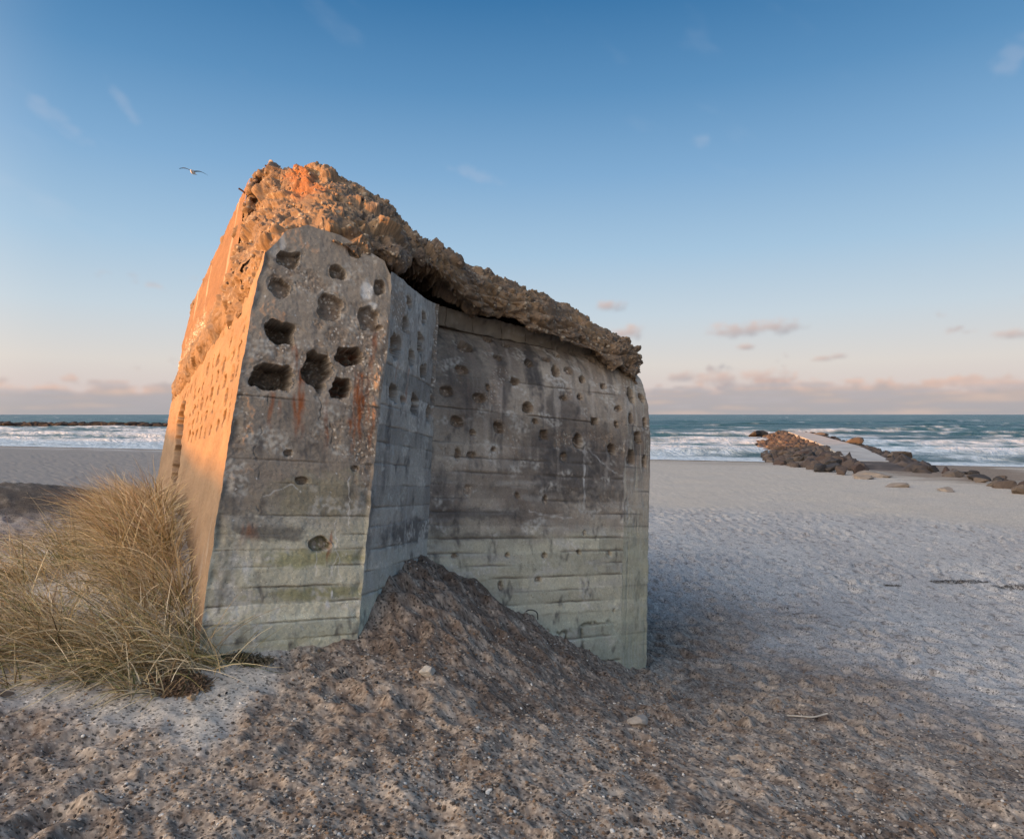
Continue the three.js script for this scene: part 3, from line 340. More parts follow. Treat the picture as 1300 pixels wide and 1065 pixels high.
const longTone = (p, s, id, u) => {
  const x = u, y = p[2]; let c = mix3([0.37, 0.315, 0.255], [0.19, 0.155, 0.128], clamp(0.5 + 2.0 * fbm(x * 1.4, y * 1.4, 5, 4)));
  c = mix3(c, [0.48, 0.455, 0.35], 0.9 * sst(0.95, 0.55, y + 0.3 * fbm(x * 2, y * 5, 4, 4))); c = mix3(c, [0.41, 0.43, 0.345], 0.7 * sst(0.1, -0.35, y + 0.3 * fbm(x * 3, y * 3, 8, 3)));
  c = mix3(c, [0.38, 0.355, 0.32], 0.55 * sst(0.0, 0.3, fbm(x * 1.2, y * 8, 9, 4)) * sst(1.9, 1.3, y));
  c = mix3(c, SOOT, 0.85 * Math.max(blob(x, y, 3.85, 1.5, 0.6, 0.5, 3), blob(x, y, 3.35, 1.7, 0.25, 0.3, 5) * 0.6, blob(x, y, 4.25, 1.3, 0.35, 0.3, 15) * 0.7, blob(x, y, 3.35, 2.6, 0.13, 0.4, 7), blob(x, y, 2.95, 2.4, 0.1, 0.45, 9) * 0.7, blob(x, y, 3.65, 2.2, 0.25, 0.35, 2) * 0.8, blob(x, y, 2.25, 1.0, 0.12, 0.5, 1) * 0.6, blob(x, y, 2.5, 2.45, 0.35, 0.5, 12) * 0.55, blob(x, y, 2.7, 0.98, 0.7, 0.08, 16) * 0.7, blob(x, y, 2.9, 0.75, 0.6, 0.05, 20) * 0.6));
  c = mix3(c, [0.42, 0.385, 0.355], 0.6 * sst(0.05, 0.35, fbm(x * 6 + y * 2.2, y * 1.4, 4, 4)) * sst(2.0, 2.5, y) * sst(3.4, 3.9, x)); c = mix3(c, [0.30, 0.2, 0.16], 0.4 * sst(0.0, 0.3, fbm(x * 5 + 6, y * 1.2, 6, 3)) * sst(1.9, 2.3, y) * sst(3.2, 2.4, x));
  c = mix3(c, LIME, 0.7 * Math.max(drip(x, y, 4.02, 1.75, 1.1, 0.02, 3), drip(x, y, 4.6, 1.5, 0.8, 0.018, 6), sst(0.014, 0.004, crackAt([[[4.1, 1.7], [4.4, 1.5], [4.75, 1.4]], [[3.3, 1.02], [3.7, 0.95], [3.9, 0.96]]], x, y, 3)) * clamp(0.5 + noise(x * 20, y * 20, 1))));
  c = mix3(c, SOOT, 0.6 * sst(0.05, 0.35, fbm(x * 9, y * 0.9, 17, 4)) * sst(1.2, 1.9, y + 0.5 * noise(x * 3, 2, 4))); c = mix3(c, [0.42, 0.37, 0.32], 0.5 * sst(0.08, 0.35, fbm(x * 10 + 5, y * 1.1, 27, 4)) * sst(0.9, 1.7, y));
  c = weather(c, p); c = mix3(c, bare(p), 0.5 * sst(0.12, 0.3, fbm(x * 3 + 3, y * 3, 12, 4)) * sst(0.6, 1.6, y)); c = c.map((k) => k * boardTone(board(Mlines, y), 11 + Math.floor(x * 0.9 + board(Mlines, y) * 0.37)) * grain(p)); c = mix3(c, SOOT, 0.75 * groove(Mlines, y, x, 5));
  const br = crackAt(brokenM, x, y, 6); if (br < 0.05) c = mix3(c, mix3(SOOT, MOSS, 0.35), sst(0.035, 0.006, br + 0.04 * Math.abs(noise(x * 18, y * 18, 2))) * 0.85 * sst(-0.25, 0.1, noise(x * 7, y * 7, 5)));
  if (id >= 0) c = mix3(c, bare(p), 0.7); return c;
};
const longRelief = (x, y) => {
  let d = 0.007 * fbm(x * 4, y * 4, 9, 3) + 0.002 * noise(x * 45, y * 45, 4) + 0.013 * (hash3(board(Mlines, y), 8, 2) - 0.5) * sst(2.1, 1.7, y) - 0.02 * groove(Mlines, y, x, 5);
  d -= 0.012 * sst(0.1, 0.3, fbm(x * 3 + 3, y * 3, 12, 4)) * (0.6 + noise(x * 30, y * 30, 4)) * sst(0.6, 1.6, y); const br = crackAt(brokenM, x, y, 6); if (br < 0.05) d -= 0.02 * sst(0.03, 0.006, br + 0.03 * Math.abs(noise(x * 18, y * 18, 2))) * sst(-0.15, 0.2, noise(x * 7, y * 7, 5));
  const q = pitAt(Mpits, x, y, 4); if (q) return [q[0] + d, q[1]]; return [d, -1];
};
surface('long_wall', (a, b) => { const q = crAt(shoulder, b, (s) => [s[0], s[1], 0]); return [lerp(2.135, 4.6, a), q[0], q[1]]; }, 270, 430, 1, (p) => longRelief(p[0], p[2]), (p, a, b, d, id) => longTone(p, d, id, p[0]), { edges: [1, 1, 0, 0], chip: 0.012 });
const Cpits = [[4.72, 2.42, 0.05, 0.08, 0.08, 4], [4.9, 2.4, 0.04, 0.06, 0.06, 3], [4.7, 2.14, 0.04, 0.065, 0.05, 4], [4.82, 1.91, 0.05, 0.075, 0.07, 3], [4.93, 2.1, 0.03, 0.06, 0.05, 3], [4.7, 1.67, 0.05, 0.075, 0.07, 3], [4.93, 1.63, 0.03, 0.07, 0.06, 3]];
surface('corner_wall', (a, b) => { const q = crAt(shoulder, b, (s) => [s[0], s[1], 0]), back = q[0] - 1.094; const u = 4.6 + 0.40 * Math.min(1, a / 0.55) + 0.05 * sst(0.5, 0.62, a), v = 0.03 * Math.min(1, a / 0.55) + (a > 0.55 ? (a - 0.55) / 0.45 * 0.5 : 0); return [u - back * 0.7 * sst(0, 0.6, a), q[0] + v, q[1]]; }, 90, 400, 1, (p) => {
  const x = p[0], y = p[2]; let d = 0.006 * fbm(x * 4, y * 4, 9, 3) - 0.006 * sst(0.25, 0.5, noise(x * 30, y * 1.5, 3)) ; const q = pitAt(Cpits, x, y, 3); if (q) return [q[0] + d, q[1]]; return [d, -1];
}, (p, a, b, d, id) => { let c = longTone(p, d, id, p[0] + 0.2); c = mix3(c, [0.30, 0.30, 0.22], 0.5 * sst(1.2, 0.6, p[2] + 0.4 * noise(p[0] * 9, p[2] * 2, 4))); return mix3(c, [0.42, 0.42, 0.36], 0.35 * sst(0.1, 0.4, noise(p[0] * 40, p[2] * 2.5, 9))); }, { edges: [1, 0, 0, 0], chip: 0.012 });

// left wall, end on to the low sun, with rows of pits and a long fissure
const Lpits = []; { const r = rng(21); for (let k = 0; k < 6; k++) for (let i = 0; i < 13; i++) { const v = 0.35 + i * 0.46 + (k % 2) * 0.2 + 0.16 * (r() - 0.5), w = 1.72 + k * 0.185 + 0.07 * (r() - 0.5); if (w < 2.62 && r() > 0.14 && !(v > 4.6 && w < 2.3)) Lpits.push([v, w, 0.055 + 0.04 * r(), 0.042 + 0.03 * r(), 0.10, 3]); } }
const fissure = (v, w) => { const c = 5.3 + (w - 1.4) * 1.0 + 0.3 * noise(w * 5, 3, 3), hw = 0.72 * sst(0.85, 1.3, w) * sst(2.5, 2.2, w) * (0.75 + 0.5 * noise(w * 9, 1, 5)); return hw > 0.01 ? (Math.abs(v - c) - hw) : 1; };
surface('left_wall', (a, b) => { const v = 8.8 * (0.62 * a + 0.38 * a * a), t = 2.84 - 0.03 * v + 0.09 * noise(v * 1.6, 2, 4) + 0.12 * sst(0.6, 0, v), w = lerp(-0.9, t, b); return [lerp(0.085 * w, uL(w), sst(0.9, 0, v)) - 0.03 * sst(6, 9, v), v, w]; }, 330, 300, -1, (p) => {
  const x = p[1], y = p[2]; const f = fissure(x, y); if (f < 0.06) return [-0.9 * sst(0.06, -0.16, f), f < 0 ? 901 : -1];
  let d = 0.008 * fbm(x * 2, y * 3, 5, 3) + 0.003 * noise(x * 20, y * 40, 5) - 0.012 * sst(0.25, 0.5, noise(x * 5, y * 14, 8)) * sst(1.6, 2.0, y); const q = pitAt(Lpits, x, y, 8); if (q) return [q[0] + d, q[1]]; return [d, -1];
}, (p, a, b, d, id) => {
  const x = p[1], y = p[2]; let c = mix3([0.285, 0.19, 0.115], [0.21, 0.138, 0.082], clamp(0.5 + 1.3 * fbm(x * 1.2, y * 3, 6, 4))); c = mix3(c, [0.36, 0.32, 0.28], 0.5 * sst(0.1, 0.35, fbm(x * 5, y * 1.2, 4, 4)) * sst(1.2, 0.6, y)); c = c.map((k) => k * grain(p));  // concrete coloured more orange to deepen the sunlight on this side
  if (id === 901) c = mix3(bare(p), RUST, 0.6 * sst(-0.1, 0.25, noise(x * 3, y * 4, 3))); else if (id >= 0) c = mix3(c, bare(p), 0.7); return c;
}, { edges: [1, 0, 0, 1], chip: 0.009 });

// broken roof
function rough(p, amp = 1) {
  const q = [p[0] + 0.05 * noise(p[0] * 5, p[1] * 5, p[2] * 5), p[1] + 0.05 * noise(p[0] * 5 + 9, p[1] * 5, p[2] * 5), p[2] + 0.04 * noise(p[0] * 5, p[1] * 5 + 9, p[2] * 5)], layer = sst(1.4, 2.2, p[0]);
  return amp * (0.09 * fbm(p[0] * 2.2 + 13, p[1] * 2.2, p[2] * 2.2, 3) + 0.10 * chunk(q[0] * 2.7, q[1] * 2.7, q[2] * lerp(3.4, 7, layer), 1.3) + 0.045 * chunk(q[0] * 7, q[1] * 7, q[2] * lerp(8, 15, layer), 1.1) + 0.016 * chunk(q[0] * 21, q[1] * 21, q[2] * 23, 0.8) - 0.07 * sst(0.16, 0.4, fbm(p[0] * 6 + 15, p[1] * 6, p[2] * 7, 3)) + 0.018 * fbm(p[0] * 26, p[1] * 26, p[2] * 26, 2) - 0.02 - 0.03 * layer);
}
const roughTone = (p, d) => {
  const c1 = cells(p[0] * 24, p[1] * 24, p[2] * 24), n = fbm(p[0] * 2, p[1] * 2, p[2] * 2, 4); let c = mix3([0.24, 0.158, 0.09], [0.14, 0.104, 0.078], clamp(0.5 + 1.5 * n)); c = mix3(c, c1[1] > 0.8 ? [0.34, 0.28, 0.21] : c1[1] > 0.35 ? [0.21, 0.145, 0.095] : [0.09, 0.066, 0.052], sst(0.5, 0.25, c1[0]) * 0.75);
  const rs = blob(p[0], p[2], 0.72, 4.1, 0.13, 0.4, 4); c = mix3(c, [0.30, 0.12, 0.045], 0.8 * rs); c = mix3(c, [0.10, 0.085, 0.075], 0.6 * sst(0.05, 0.35, fbm(p[0] * 3 + 7, p[1] * 3, p[2] * 5, 4))); return c.map((k) => k * (1 + 0.25 * noise(p[0] * 60, p[1] * 60, p[2] * 60)));
};
const rimNet = [
  [[0.4, 2.7, 2.8], [0.38, 2.7, 3.15], [0.44, 2.75, 3.7], [0.48, 2.9, 4.05], [0.6, 3.0, 4.15]], [[0.27, 1.9, 2.66], [0.19, 1.75, 3.02], [0.29, 1.72, 3.6], [0.33, 1.82, 4.12], [0.40, 1.95, 4.28]], [[0.265, 1.1, 2.66], [0.19, 1.15, 3.0], [0.33, 1.55, 3.65], [0.44, 1.8, 4.15], [0.5, 1.75, 4.34]], [[0.27, 0.35, 2.76], [0.24, 0.42, 3.05], [0.43, 1.15, 3.65], [0.52, 1.5, 4.1], [0.62, 1.6, 4.37]],
  [[0.40, 0.05, 3.07], [0.47, 0.4, 3.35], [0.6, 0.9, 3.7], [0.7, 1.3, 4.1], [0.8, 1.55, 4.38]], [[0.6, 0.05, 3.12], [0.7, 0.25, 3.42], [0.82, 0.6, 3.77], [0.95, 1.1, 4.12], [1.02, 1.5, 4.36]], [[0.85, 0.05, 3.1], [0.95, 0.08, 3.32], [1.08, 0.45, 3.67], [1.2, 0.95, 4.02], [1.28, 1.45, 4.28]],
  [[1.08, 0.2, 3.06], [1.17, 0.0, 3.17], [1.28, 0.3, 3.5], [1.42, 0.8, 3.85], [1.5, 1.4, 4.15]], [[1.4, 0.9, 3.15], [1.36, 0.12, 3.1], [1.46, 0.35, 3.36], [1.6, 0.8, 3.66], [1.72, 1.35, 3.97]], [[1.75, 1.7, 3.36], [1.6, 0.55, 3.27], [1.7, 0.65, 3.48], [1.82, 1.0, 3.7], [1.95, 1.4, 3.88]],
  [[2.1, 1.65, 3.36], [1.95, 0.74, 3.28], [2.03, 0.78, 3.5], [2.15, 1.1, 3.7], [2.27, 1.5, 3.84]], [[2.5, 1.55, 3.3], [2.42, 1.0, 3.13], [2.48, 0.96, 3.38], [2.6, 1.15, 3.58], [2.7, 1.5, 3.73]], [[3.05, 1.5, 3.22], [2.95, 1.04, 3.03], [3.0, 1.0, 3.26], [3.1, 1.15, 3.46], [3.2, 1.5, 3.62]],
  [[3.55, 1.5, 3.16], [3.45, 1.06, 2.95], [3.5, 1.02, 3.18], [3.6, 1.2, 3.37], [3.72, 1.5, 3.54]], [[4.2, 1.55, 3.06], [4.05, 1.08, 2.85], [4.1, 1.04, 3.05], [4.2, 1.2, 3.23], [4.33, 1.5, 3.4]], [[4.65, 1.65, 2.92], [4.5, 1.12, 2.72], [4.55, 1.1, 2.91], [4.68, 1.25, 3.08], [4.85, 1.5, 3.24]], [[4.9, 1.85, 2.78], [4.84, 1.25, 2.58], [4.93, 1.25, 2.75], [5.04, 1.4, 2.93], [5.12, 1.6, 3.08]], [[5.0, 2.5, 2.7], [5.1, 2.3, 2.6], [5.22, 2.3, 2.75], [5.22, 2.4, 2.9], [5.1, 2.6, 3.05]]];
const rimS = surface('broken_roof_edge', netAt(rimNet.map((c) => { const e = c[c.length - 1]; return [...c, [e[0] + 0.1, e[1] + 0.55, e[2] - 0.02], [e[0] + 0.2, e[1] + 1.0, e[2] - 0.25]]; })), 760, 230, 1, (p) => rough(p, 1), (p, a, b, d) => roughTone(p, d), { edges: [0, 0, 0, 0], chip: 0, mat: rubbleMat });
surface('roof_side', (a, b) => { const v = lerp(1.82, 8.5, a), w = lerp(3.08 - 0.04 * noise(v * 2, 3), 4.24 - 0.55 * sst(7.4, 8.5, v), b); return [0.235 + 0.088 * (w - 3.2), v, w]; }, 240, 110, -1, (p) => 0.008 * fbm(p[1] * 2, p[2] * 4, 5, 3) - 0.05 * sst(0.28, 0.0, p[2] - 3.08 - 0.5 * sst(3.2, 5, p[1]) * (0.5 + noise(p[1] * 1.3, p[2] * 2, 3))) * (0.5 + noise(p[1] * 12, p[2] * 12, 2)) + 0.002 * noise(p[1] * 30, p[2] * 30, 1), (p) => { const sp = sst(0.28, 0.0, p[2] - 3.08 - 0.5 * sst(3.2, 5, p[1]) * (0.5 + noise(p[1] * 1.3, p[2] * 2, 3))); let c = mix3([0.225, 0.128, 0.066], [0.17, 0.096, 0.05], clamp(0.5 + 1.5 * fbm(p[1] * 1.5, p[2] * 6, 6, 4))); c = mix3(c, [0.40, 0.34, 0.27], 0.5 * sst(0.34, 0.45, noise(p[1] * 2.2, p[2] * 0.8, 9))); return mix3(c, bare(p), sp).map((k) => k * grain(p)); }, { edges: [0, 0, 0, 0], chip: 0.009 });  // roof side coloured more orange too, adding to the sunlight on it
surface('broken_seam', netAt([0.7, 2.0, 3.4, 4.4, 5.4, 6.4, 7.4, 8.6].map((v) => { const t = 2.82 - 0.03 * v; return [[0.34, v, t - 0.15], [0.21, v, t + 0.02], [0.17, v, t + 0.18], [0.23, v, 3.1], [0.40, v, 3.32]]; })), 300, 70, -1, (p) => rough(p, 0.45), (p, a, b, d) => roughTone(p, d), { edges: [0, 0, 0, 0], chip: 0, mat: rubbleMat });
surface('roof_top', netAt([2.35, 2.75, 3.3, 4.5, 6, 7.5, 8.6].map((v, i) => { const dr = 0.6 * sst(7.2, 8.6, v), f = i === 0 ? 0.12 : 0; return [[0.42 + f, v + f, 4.08 - dr - f * 3], [0.36 + f, v, 4.2 - dr - f], [0.7, v, 4.36 - dr - f], [1.6, v, 4.1 - dr - f * 2], [2.6, v, 3.78 - f - dr * 0.5], [3.8, v, 3.5 - f], [5.15, v, 3.05 - f]]; })), 220, 170, -1, (p) => rough(p, 0.68), (p, a, b, d) => roughTone(p, d), { edges: [0, 0, 0, 0], chip: 0, mat: rubbleMat });
const plainTone = (p) => mix3([0.28, 0.24, 0.2], [0.2, 0.18, 0.16], clamp(0.5 + 1.5 * fbm(p[0] * 2, p[1] * 2, p[2] * 2, 3))).map((k) => k * grain(p));
surface('right_wall', (a, b) => [5.05 - 0.2 * sst(0.75, 1, b), lerp(1.5, 9, a), lerp(-1.6, 2.95, b)], 90, 50, 1, () => 0, plainTone, { edges: [0, 0, 0, 0] });
surface('back_wall', (a, b) => [lerp(0.25, 5.0, a) + 0.1 * b, 8.6 - 0.2 * b, lerp(-1.6, 3.0, b)], 70, 60, -1, () => 0, plainTone, { edges: [0, 0, 0, 0] });
for (const [u, w, len, h] of [[1.98, 3.13, 0.30, 0.2], [2.28, 3.11, 0.33, 0.2], [2.61, 3.09, 0.36, 0.19], [2.97, 3.07, 0.32, 0.19], [3.29, 3.05, 0.35, 0.18], [3.64, 3.03, 0.30, 0.18], [3.94, 3.01, 0.28, 0.17], [4.22, 2.98, 0.3, 0.17]]) {   // squared blocks under the eave
  const L = len - 0.006, g = new THREE.BoxGeometry(L, h, 0.4, 14, 6, 10), P = g.attributes.position, c = []; for (let i = 0; i < P.count; i++) { const x = P.getX(i) + u + len / 2 + 0.05, y = P.getY(i) + w - 0.06, z = P.getZ(i); const n = (k) => 0.022 * noise(x * 6 + k, y * 6, z * 6) + 0.012 * noise(x * 17 + k, y * 17, z * 17) + 0.004 * noise(x * 40 + k, y * 40, z * 40); P.setXYZ(i, x + n(0), y + n(5) - 0.035 * (x - u), z - 1.56 + n(9)); c.push(...weather(mix3([0.42, 0.36, 0.285], [0.28, 0.235, 0.19], clamp(0.5 + fbm(x * 7, y * 7, z * 7, 3) * 1.6)), [x * 2, z, y * 2])); }
  g.setAttribute('color', new THREE.BufferAttribute(new Float32Array(c), 3)); g.computeVertexNormals(); part(g, wallMat, 'ledge_block', bunker);
}
{ // stones of the concrete standing out of the broken edge
  const r = rng(31), g = new THREE.IcosahedronGeometry(1, 1), P = g.attributes.position; for (let i = 0; i < P.count; i++) { const k = 1 + 0.3 * noise(P.getX(i) * 1.7, P.getY(i) * 1.7, P.getZ(i) * 1.7); P.setXYZ(i, P.getX(i) * k, P.getY(i) * k * 0.75, P.getZ(i) * k); } g.computeVertexNormals();
  const n = 2000, im = shade(new THREE.InstancedMesh(g, new THREE.MeshStandardMaterial({ roughness: 0.9 }), n)), m = new THREE.Matrix4(), q = new THREE.Quaternion(), col = new THREE.Color();
  for (let i = 0; i < n; i++) { const k = Math.floor(r() * rimS.count), s = 0.008 + 0.022 * r() * r(); q.setFromEuler(new THREE.Euler(r() * 6, r() * 6, r() * 6)); m.compose(new THREE.Vector3(rimS.P[k * 3], rimS.P[k * 3 + 1], rimS.P[k * 3 + 2]), q, new THREE.Vector3(s, s, s)); im.setMatrixAt(i, m); const t = r(); col.setRGB(...(t < 0.3 ? [0.38, 0.31, 0.23] : t < 0.7 ? [0.24, 0.165, 0.11] : [0.12, 0.09, 0.07])); im.setColorAt(i, col); }
  im.name = 'aggregate'; im.userData.kind = 'stuff'; bunker.add(im);
}

// ---------------------------------------------------------------- jetty: walkway of concrete slabs between boulders
const JD = new THREE.Vector2(0.318, -0.948), JN = new THREE.Vector2(0.948, 0.318);   // along, and to the right of it
const JP = (a, n) => [24.2 + JD.x * a + JN.x * n, -46 + JD.y * a + JN.y * n];
function lump(seed, det = 3, flatness = 0.75) {
  const g = new THREE.IcosahedronGeometry(1, det), P = g.attributes.position, r = rng(seed), pl = []; for (let i = 0; i < 12; i++) { const v = new THREE.Vector3(r() - 0.5, r() - 0.5, r() - 0.5).normalize(); pl.push([v, 0.42 + 0.34 * r()]); }
  const v = new THREE.Vector3(); for (let i = 0; i < P.count; i++) { v.fromBufferAttribute(P, i).normalize(); let k = 1.05; for (const [n, d] of pl) { const c = v.dot(n); if (c > 0.05) k = Math.min(k, d / c); } k += 0.11 * fbm(v.x * 2.2 + seed, v.y * 2.2, v.z * 2.2, 4); v.multiplyScalar(k); P.setXYZ(i, v.x, v.y * flatness, v.z); } const f = g.index ? g.toNonIndexed() : g; f.computeVertexNormals(); return f;
}
const rockTex = [[0.075, 0.055, 0.046], [0.042, 0.036, 0.034], [0.088, 0.064, 0.05], [0.062, 0.041, 0.034], [0.12, 0.093, 0.073]];
const rocks = []; for (let k = 0; k < 10; k++) { const g = lump(100 + k, 3, 0.78), P = g.attributes.position, c = []; const b = rockTex[k % 5]; for (let i = 0; i < P.count; i++) c.push(...b.map((q) => q * (1 + 0.5 * fbm(P.getX(i) * 3, P.getY(i) * 3, P.getZ(i) * 3 + k, 3)))); g.setAttribute('color', new THREE.BufferAttribute(new Float32Array(c), 3)); rocks.push(g); }
const rockMat = painted(0.85);
const jetty = top(new THREE.Group(), 'jetty'); tag(jetty, 'straight concrete jetty walkway running out to sea between banks of boulders', 'jetty');
{
  const slabMat = painted(0.9);
  for (let i = 0; i < 19; i++) {
    const a0 = i * 3.4, g = new THREE.BoxGeometry(2.7, 0.35, 3.34, 8, 2, 10), P = g.attributes.position, c = [], tilt = 0.03 * noise(i * 3.1, 2);
    for (let k = 0; k < P.count; k++) { const aa = a0 - P.getZ(k) + 1.7, [x, z] = JP(aa, P.getX(k)); const y = lerp(0.78, 1.2, sst(-2, 16, aa)) - 0.12 + P.getY(k) + tilt * P.getX(k); P.setXYZ(k, x, y, z); c.push(...mix3([0.50, 0.48, 0.455], [0.34, 0.32, 0.30], clamp(0.5 + 1.3 * fbm(x * 0.7, z * 0.7, i, 3)))); }
    g.setAttribute('color', new THREE.BufferAttribute(new Float32Array(c), 3)); g.computeVertexNormals(); part(g.toNonIndexed(), slabMat, 'walkway_slab', jetty);
  }
  const pos = [], col = [], idx = []; const nu = 420, nv = 60; for (let i = 0; i <= nu; i++) for (let j = 0; j <= nv; j++) { const a = -10 + i / nu * 82, n = lerp(-6.5, 4.0, j / nv), [x, z] = JP(a, n), h = 0.98 * sst(-6.2, -1.6, n) * sst(4, 2.0, n) * sst(-10, -1, a + n * 0.4) * sst(72, 69, a) - 0.5 + (0.25 * noise(x * 0.9, z * 0.9, 2) + 0.55 * chunk(x * 1.3, z * 1.3, 1, 1)) * sst(0, 0.3, Math.abs(n) - 1.0); pos.push(x, h + 0.35, z); const dk = 1 + chunk(x * 1.3 + 7, z * 1.3, 4, 1); col.push(0.072 * dk, 0.055 * dk, 0.046 * dk); if (i && j) { const k = i * (nv + 1) + j; idx.push(k, k - 1, k - nv - 2, k, k - nv - 2, k - nv - 1); } }
  part(meshGeo(pos, idx, col), rockMat, 'rubble_core', jetty);
}
{
  const r = rng(77);
  const put = (a, n, s, y, label, group, k) => { const [x, z] = JP(a, n), m = top(new THREE.Mesh(rocks[k ?? Math.floor(r() * 10)], rockMat), 'boulder'); m.position.set(x, y, z); m.rotation.set((r() - 0.5) * 0.9, r() * 6.28, (r() - 0.5) * 0.9); m.scale.set(s * (0.8 + 0.5 * r()), s * (0.7 + 0.3 * r()), s * (0.8 + 0.5 * r())); tag(m, label, 'boulder', group); return m; };
  const ground = (a, n) => Math.max(-0.15, landBase(...JP(a, n)));
  const nearName = (a, n) => { const row = n > -3.2 ? 'upper row by the walkway' : 'lower slope towards the beach', part = a < 0 ? 'landward foot' : a < 26 ? 'shaded middle' : 'sunlit seaward stretch'; return [`brown boulder, ${row}, ${part} of the near bank`, `near bank boulders, ${part}, ${row}`]; };
  const farName = (a) => a < -3 ? ['dark boulder in the straggling row across sand landward of the walkway', 'boulders of the row on the sand'] : a < 30 ? ['dark boulder on the far side of the walkway, landward half', 'far side boulders, landward half'] : ['dark boulder on the far side of the walkway, seaward half', 'far side boulders, seaward half'];
  for (let a = -9.5; a < 71; a += 1.6) { const k = a < 0 ? Math.max(2, 4 + a * 0.25) : 4; for (let q = 0; q < k; q++) { const n = -1.75 - 4.6 * ((q + r() * 0.8) / 4) * (a < 0 ? 0.8 : 1), s = 0.38 + 0.32 * r() * r() + (a < 10 ? 0.1 : 0), hh = 0.6 * sst(-6.6, -2.4, n); put(a + r() * 1.4, n, s, Math.max(ground(a, n), -0.05) * 0.4 + hh + 0.05 + 0.2 * r() * hh, ...nearName(a, n)); } }
  for (let a = -19; a < 71; a += 1.15) { const inland = sst(4, -8, a); const n = 2.1 + 0.9 * r() + inland * 0.4, s = 0.36 + 0.28 * r(); put(a + r(), n, s, lerp(0.72, ground(a, n) + 0.1, inland), ...farName(a)); if (r() > 0.8) put(a + r(), n + 1.0, s * 0.9, lerp(0.2, ground(a, n) + 0.05, inland), ...farName(a)); }
  for (let i = 0; i < 18; i++) put(70 + r() * 3.5, -7 + r() * 10, 0.7 + 0.5 * r(), 0.3 + 0.4 * r(), 'boulder heaped at the seaward head of the jetty', 'boulders at the head of the jetty');
  for (const [a, n, s, label] of [[24, 1.9, 1.25, 'pale tan block on the far edge of the walkway near its seaward end'], [5, 2.4, 0.95, 'yellowish block beside the landward end of the walkway on its far side'], [54, 2.3, 1.5, 'largest tawny boulder on the far side close to the jetty head']]) put(a, n, s, 0.95, label, undefined, 4);
  const slabGeo = lump(321, 3, 1); { const P = slabGeo.attributes.position, c = []; for (let i = 0; i < P.count; i++) c.push(...[0.27, 0.22, 0.175].map((q) => q * (1 + 0.6 * fbm(P.getX(i) * 2.5, P.getY(i) * 2.5, P.getZ(i) * 2.5, 4)))); slabGeo.setAttribute('color', new THREE.BufferAttribute(new Float32Array(c), 3)); }
  // flat stones lying on the sand at the landward end
  for (const [x, z, s, label] of [[19.2, -36.6, 1.15, 'broad flat stone slab on the sand at the foot of the near boulder bank'], [18.1, -35.2, 0.7, 'low flat stone half covered by sand, nearest the beach of those by the jetty'], [17.2, -30.5, 0.65, 'thin flat stone sunk in pale sand landward of the jetty'], [18.3, -28.8, 0.5, 'small flat greenish stone farthest landward of the jetty'], [21.5, -27.5, 0.5, 'low dark stone on open sand right of the sunken slabs']]) { const m = top(new THREE.Mesh(slabGeo, rockMat), 'flat_stone'); m.position.set(x, landBase(x, z) + 0.03, z); m.rotation.y = r() * 6; m.scale.set(s * 1.2, 0.34 * s, s * 0.9); m.rotation.z = 0.12 * (r() - 0.5); tag(m, label, 'stone'); }
}
{ // far breakwater on the left
  const r = rng(12), list = []; for (let i = 0; i < 300; i++) { const t = i / 300, x = lerp(-195, -100, t) + r() * 1.2; if (t > 0.565 && t < 0.585) continue; const g = rocks[Math.floor(r() * 10)].clone(), s = (0.9 + 0.7 * r()) * (t > 0.86 ? 0.75 : 1); g.applyMatrix4(new THREE.Matrix4().compose(new THREE.Vector3(x, 0.35 + 0.5 * r(), -225 + 5 * r() + 8 * t), new THREE.Quaternion().setFromEuler(new THREE.Euler(0.3 * r(), 0.5 * r(), 0.3 * (r() - 0.5))), new THREE.Vector3(s * 2.0, s * 0.85, s))); { const c = g.attributes.color = g.attributes.color.clone(); for (let q = 0; q < c.array.length; q++) c.array[q] *= 0.4; } g.deleteAttribute('uv'); list.push(g); }
  tag(top(new THREE.Mesh(mergeGeometries(list), rockMat), 'breakwater'), 'low dark rock breakwater far out in the surf left of the bunker', 'breakwater');
}

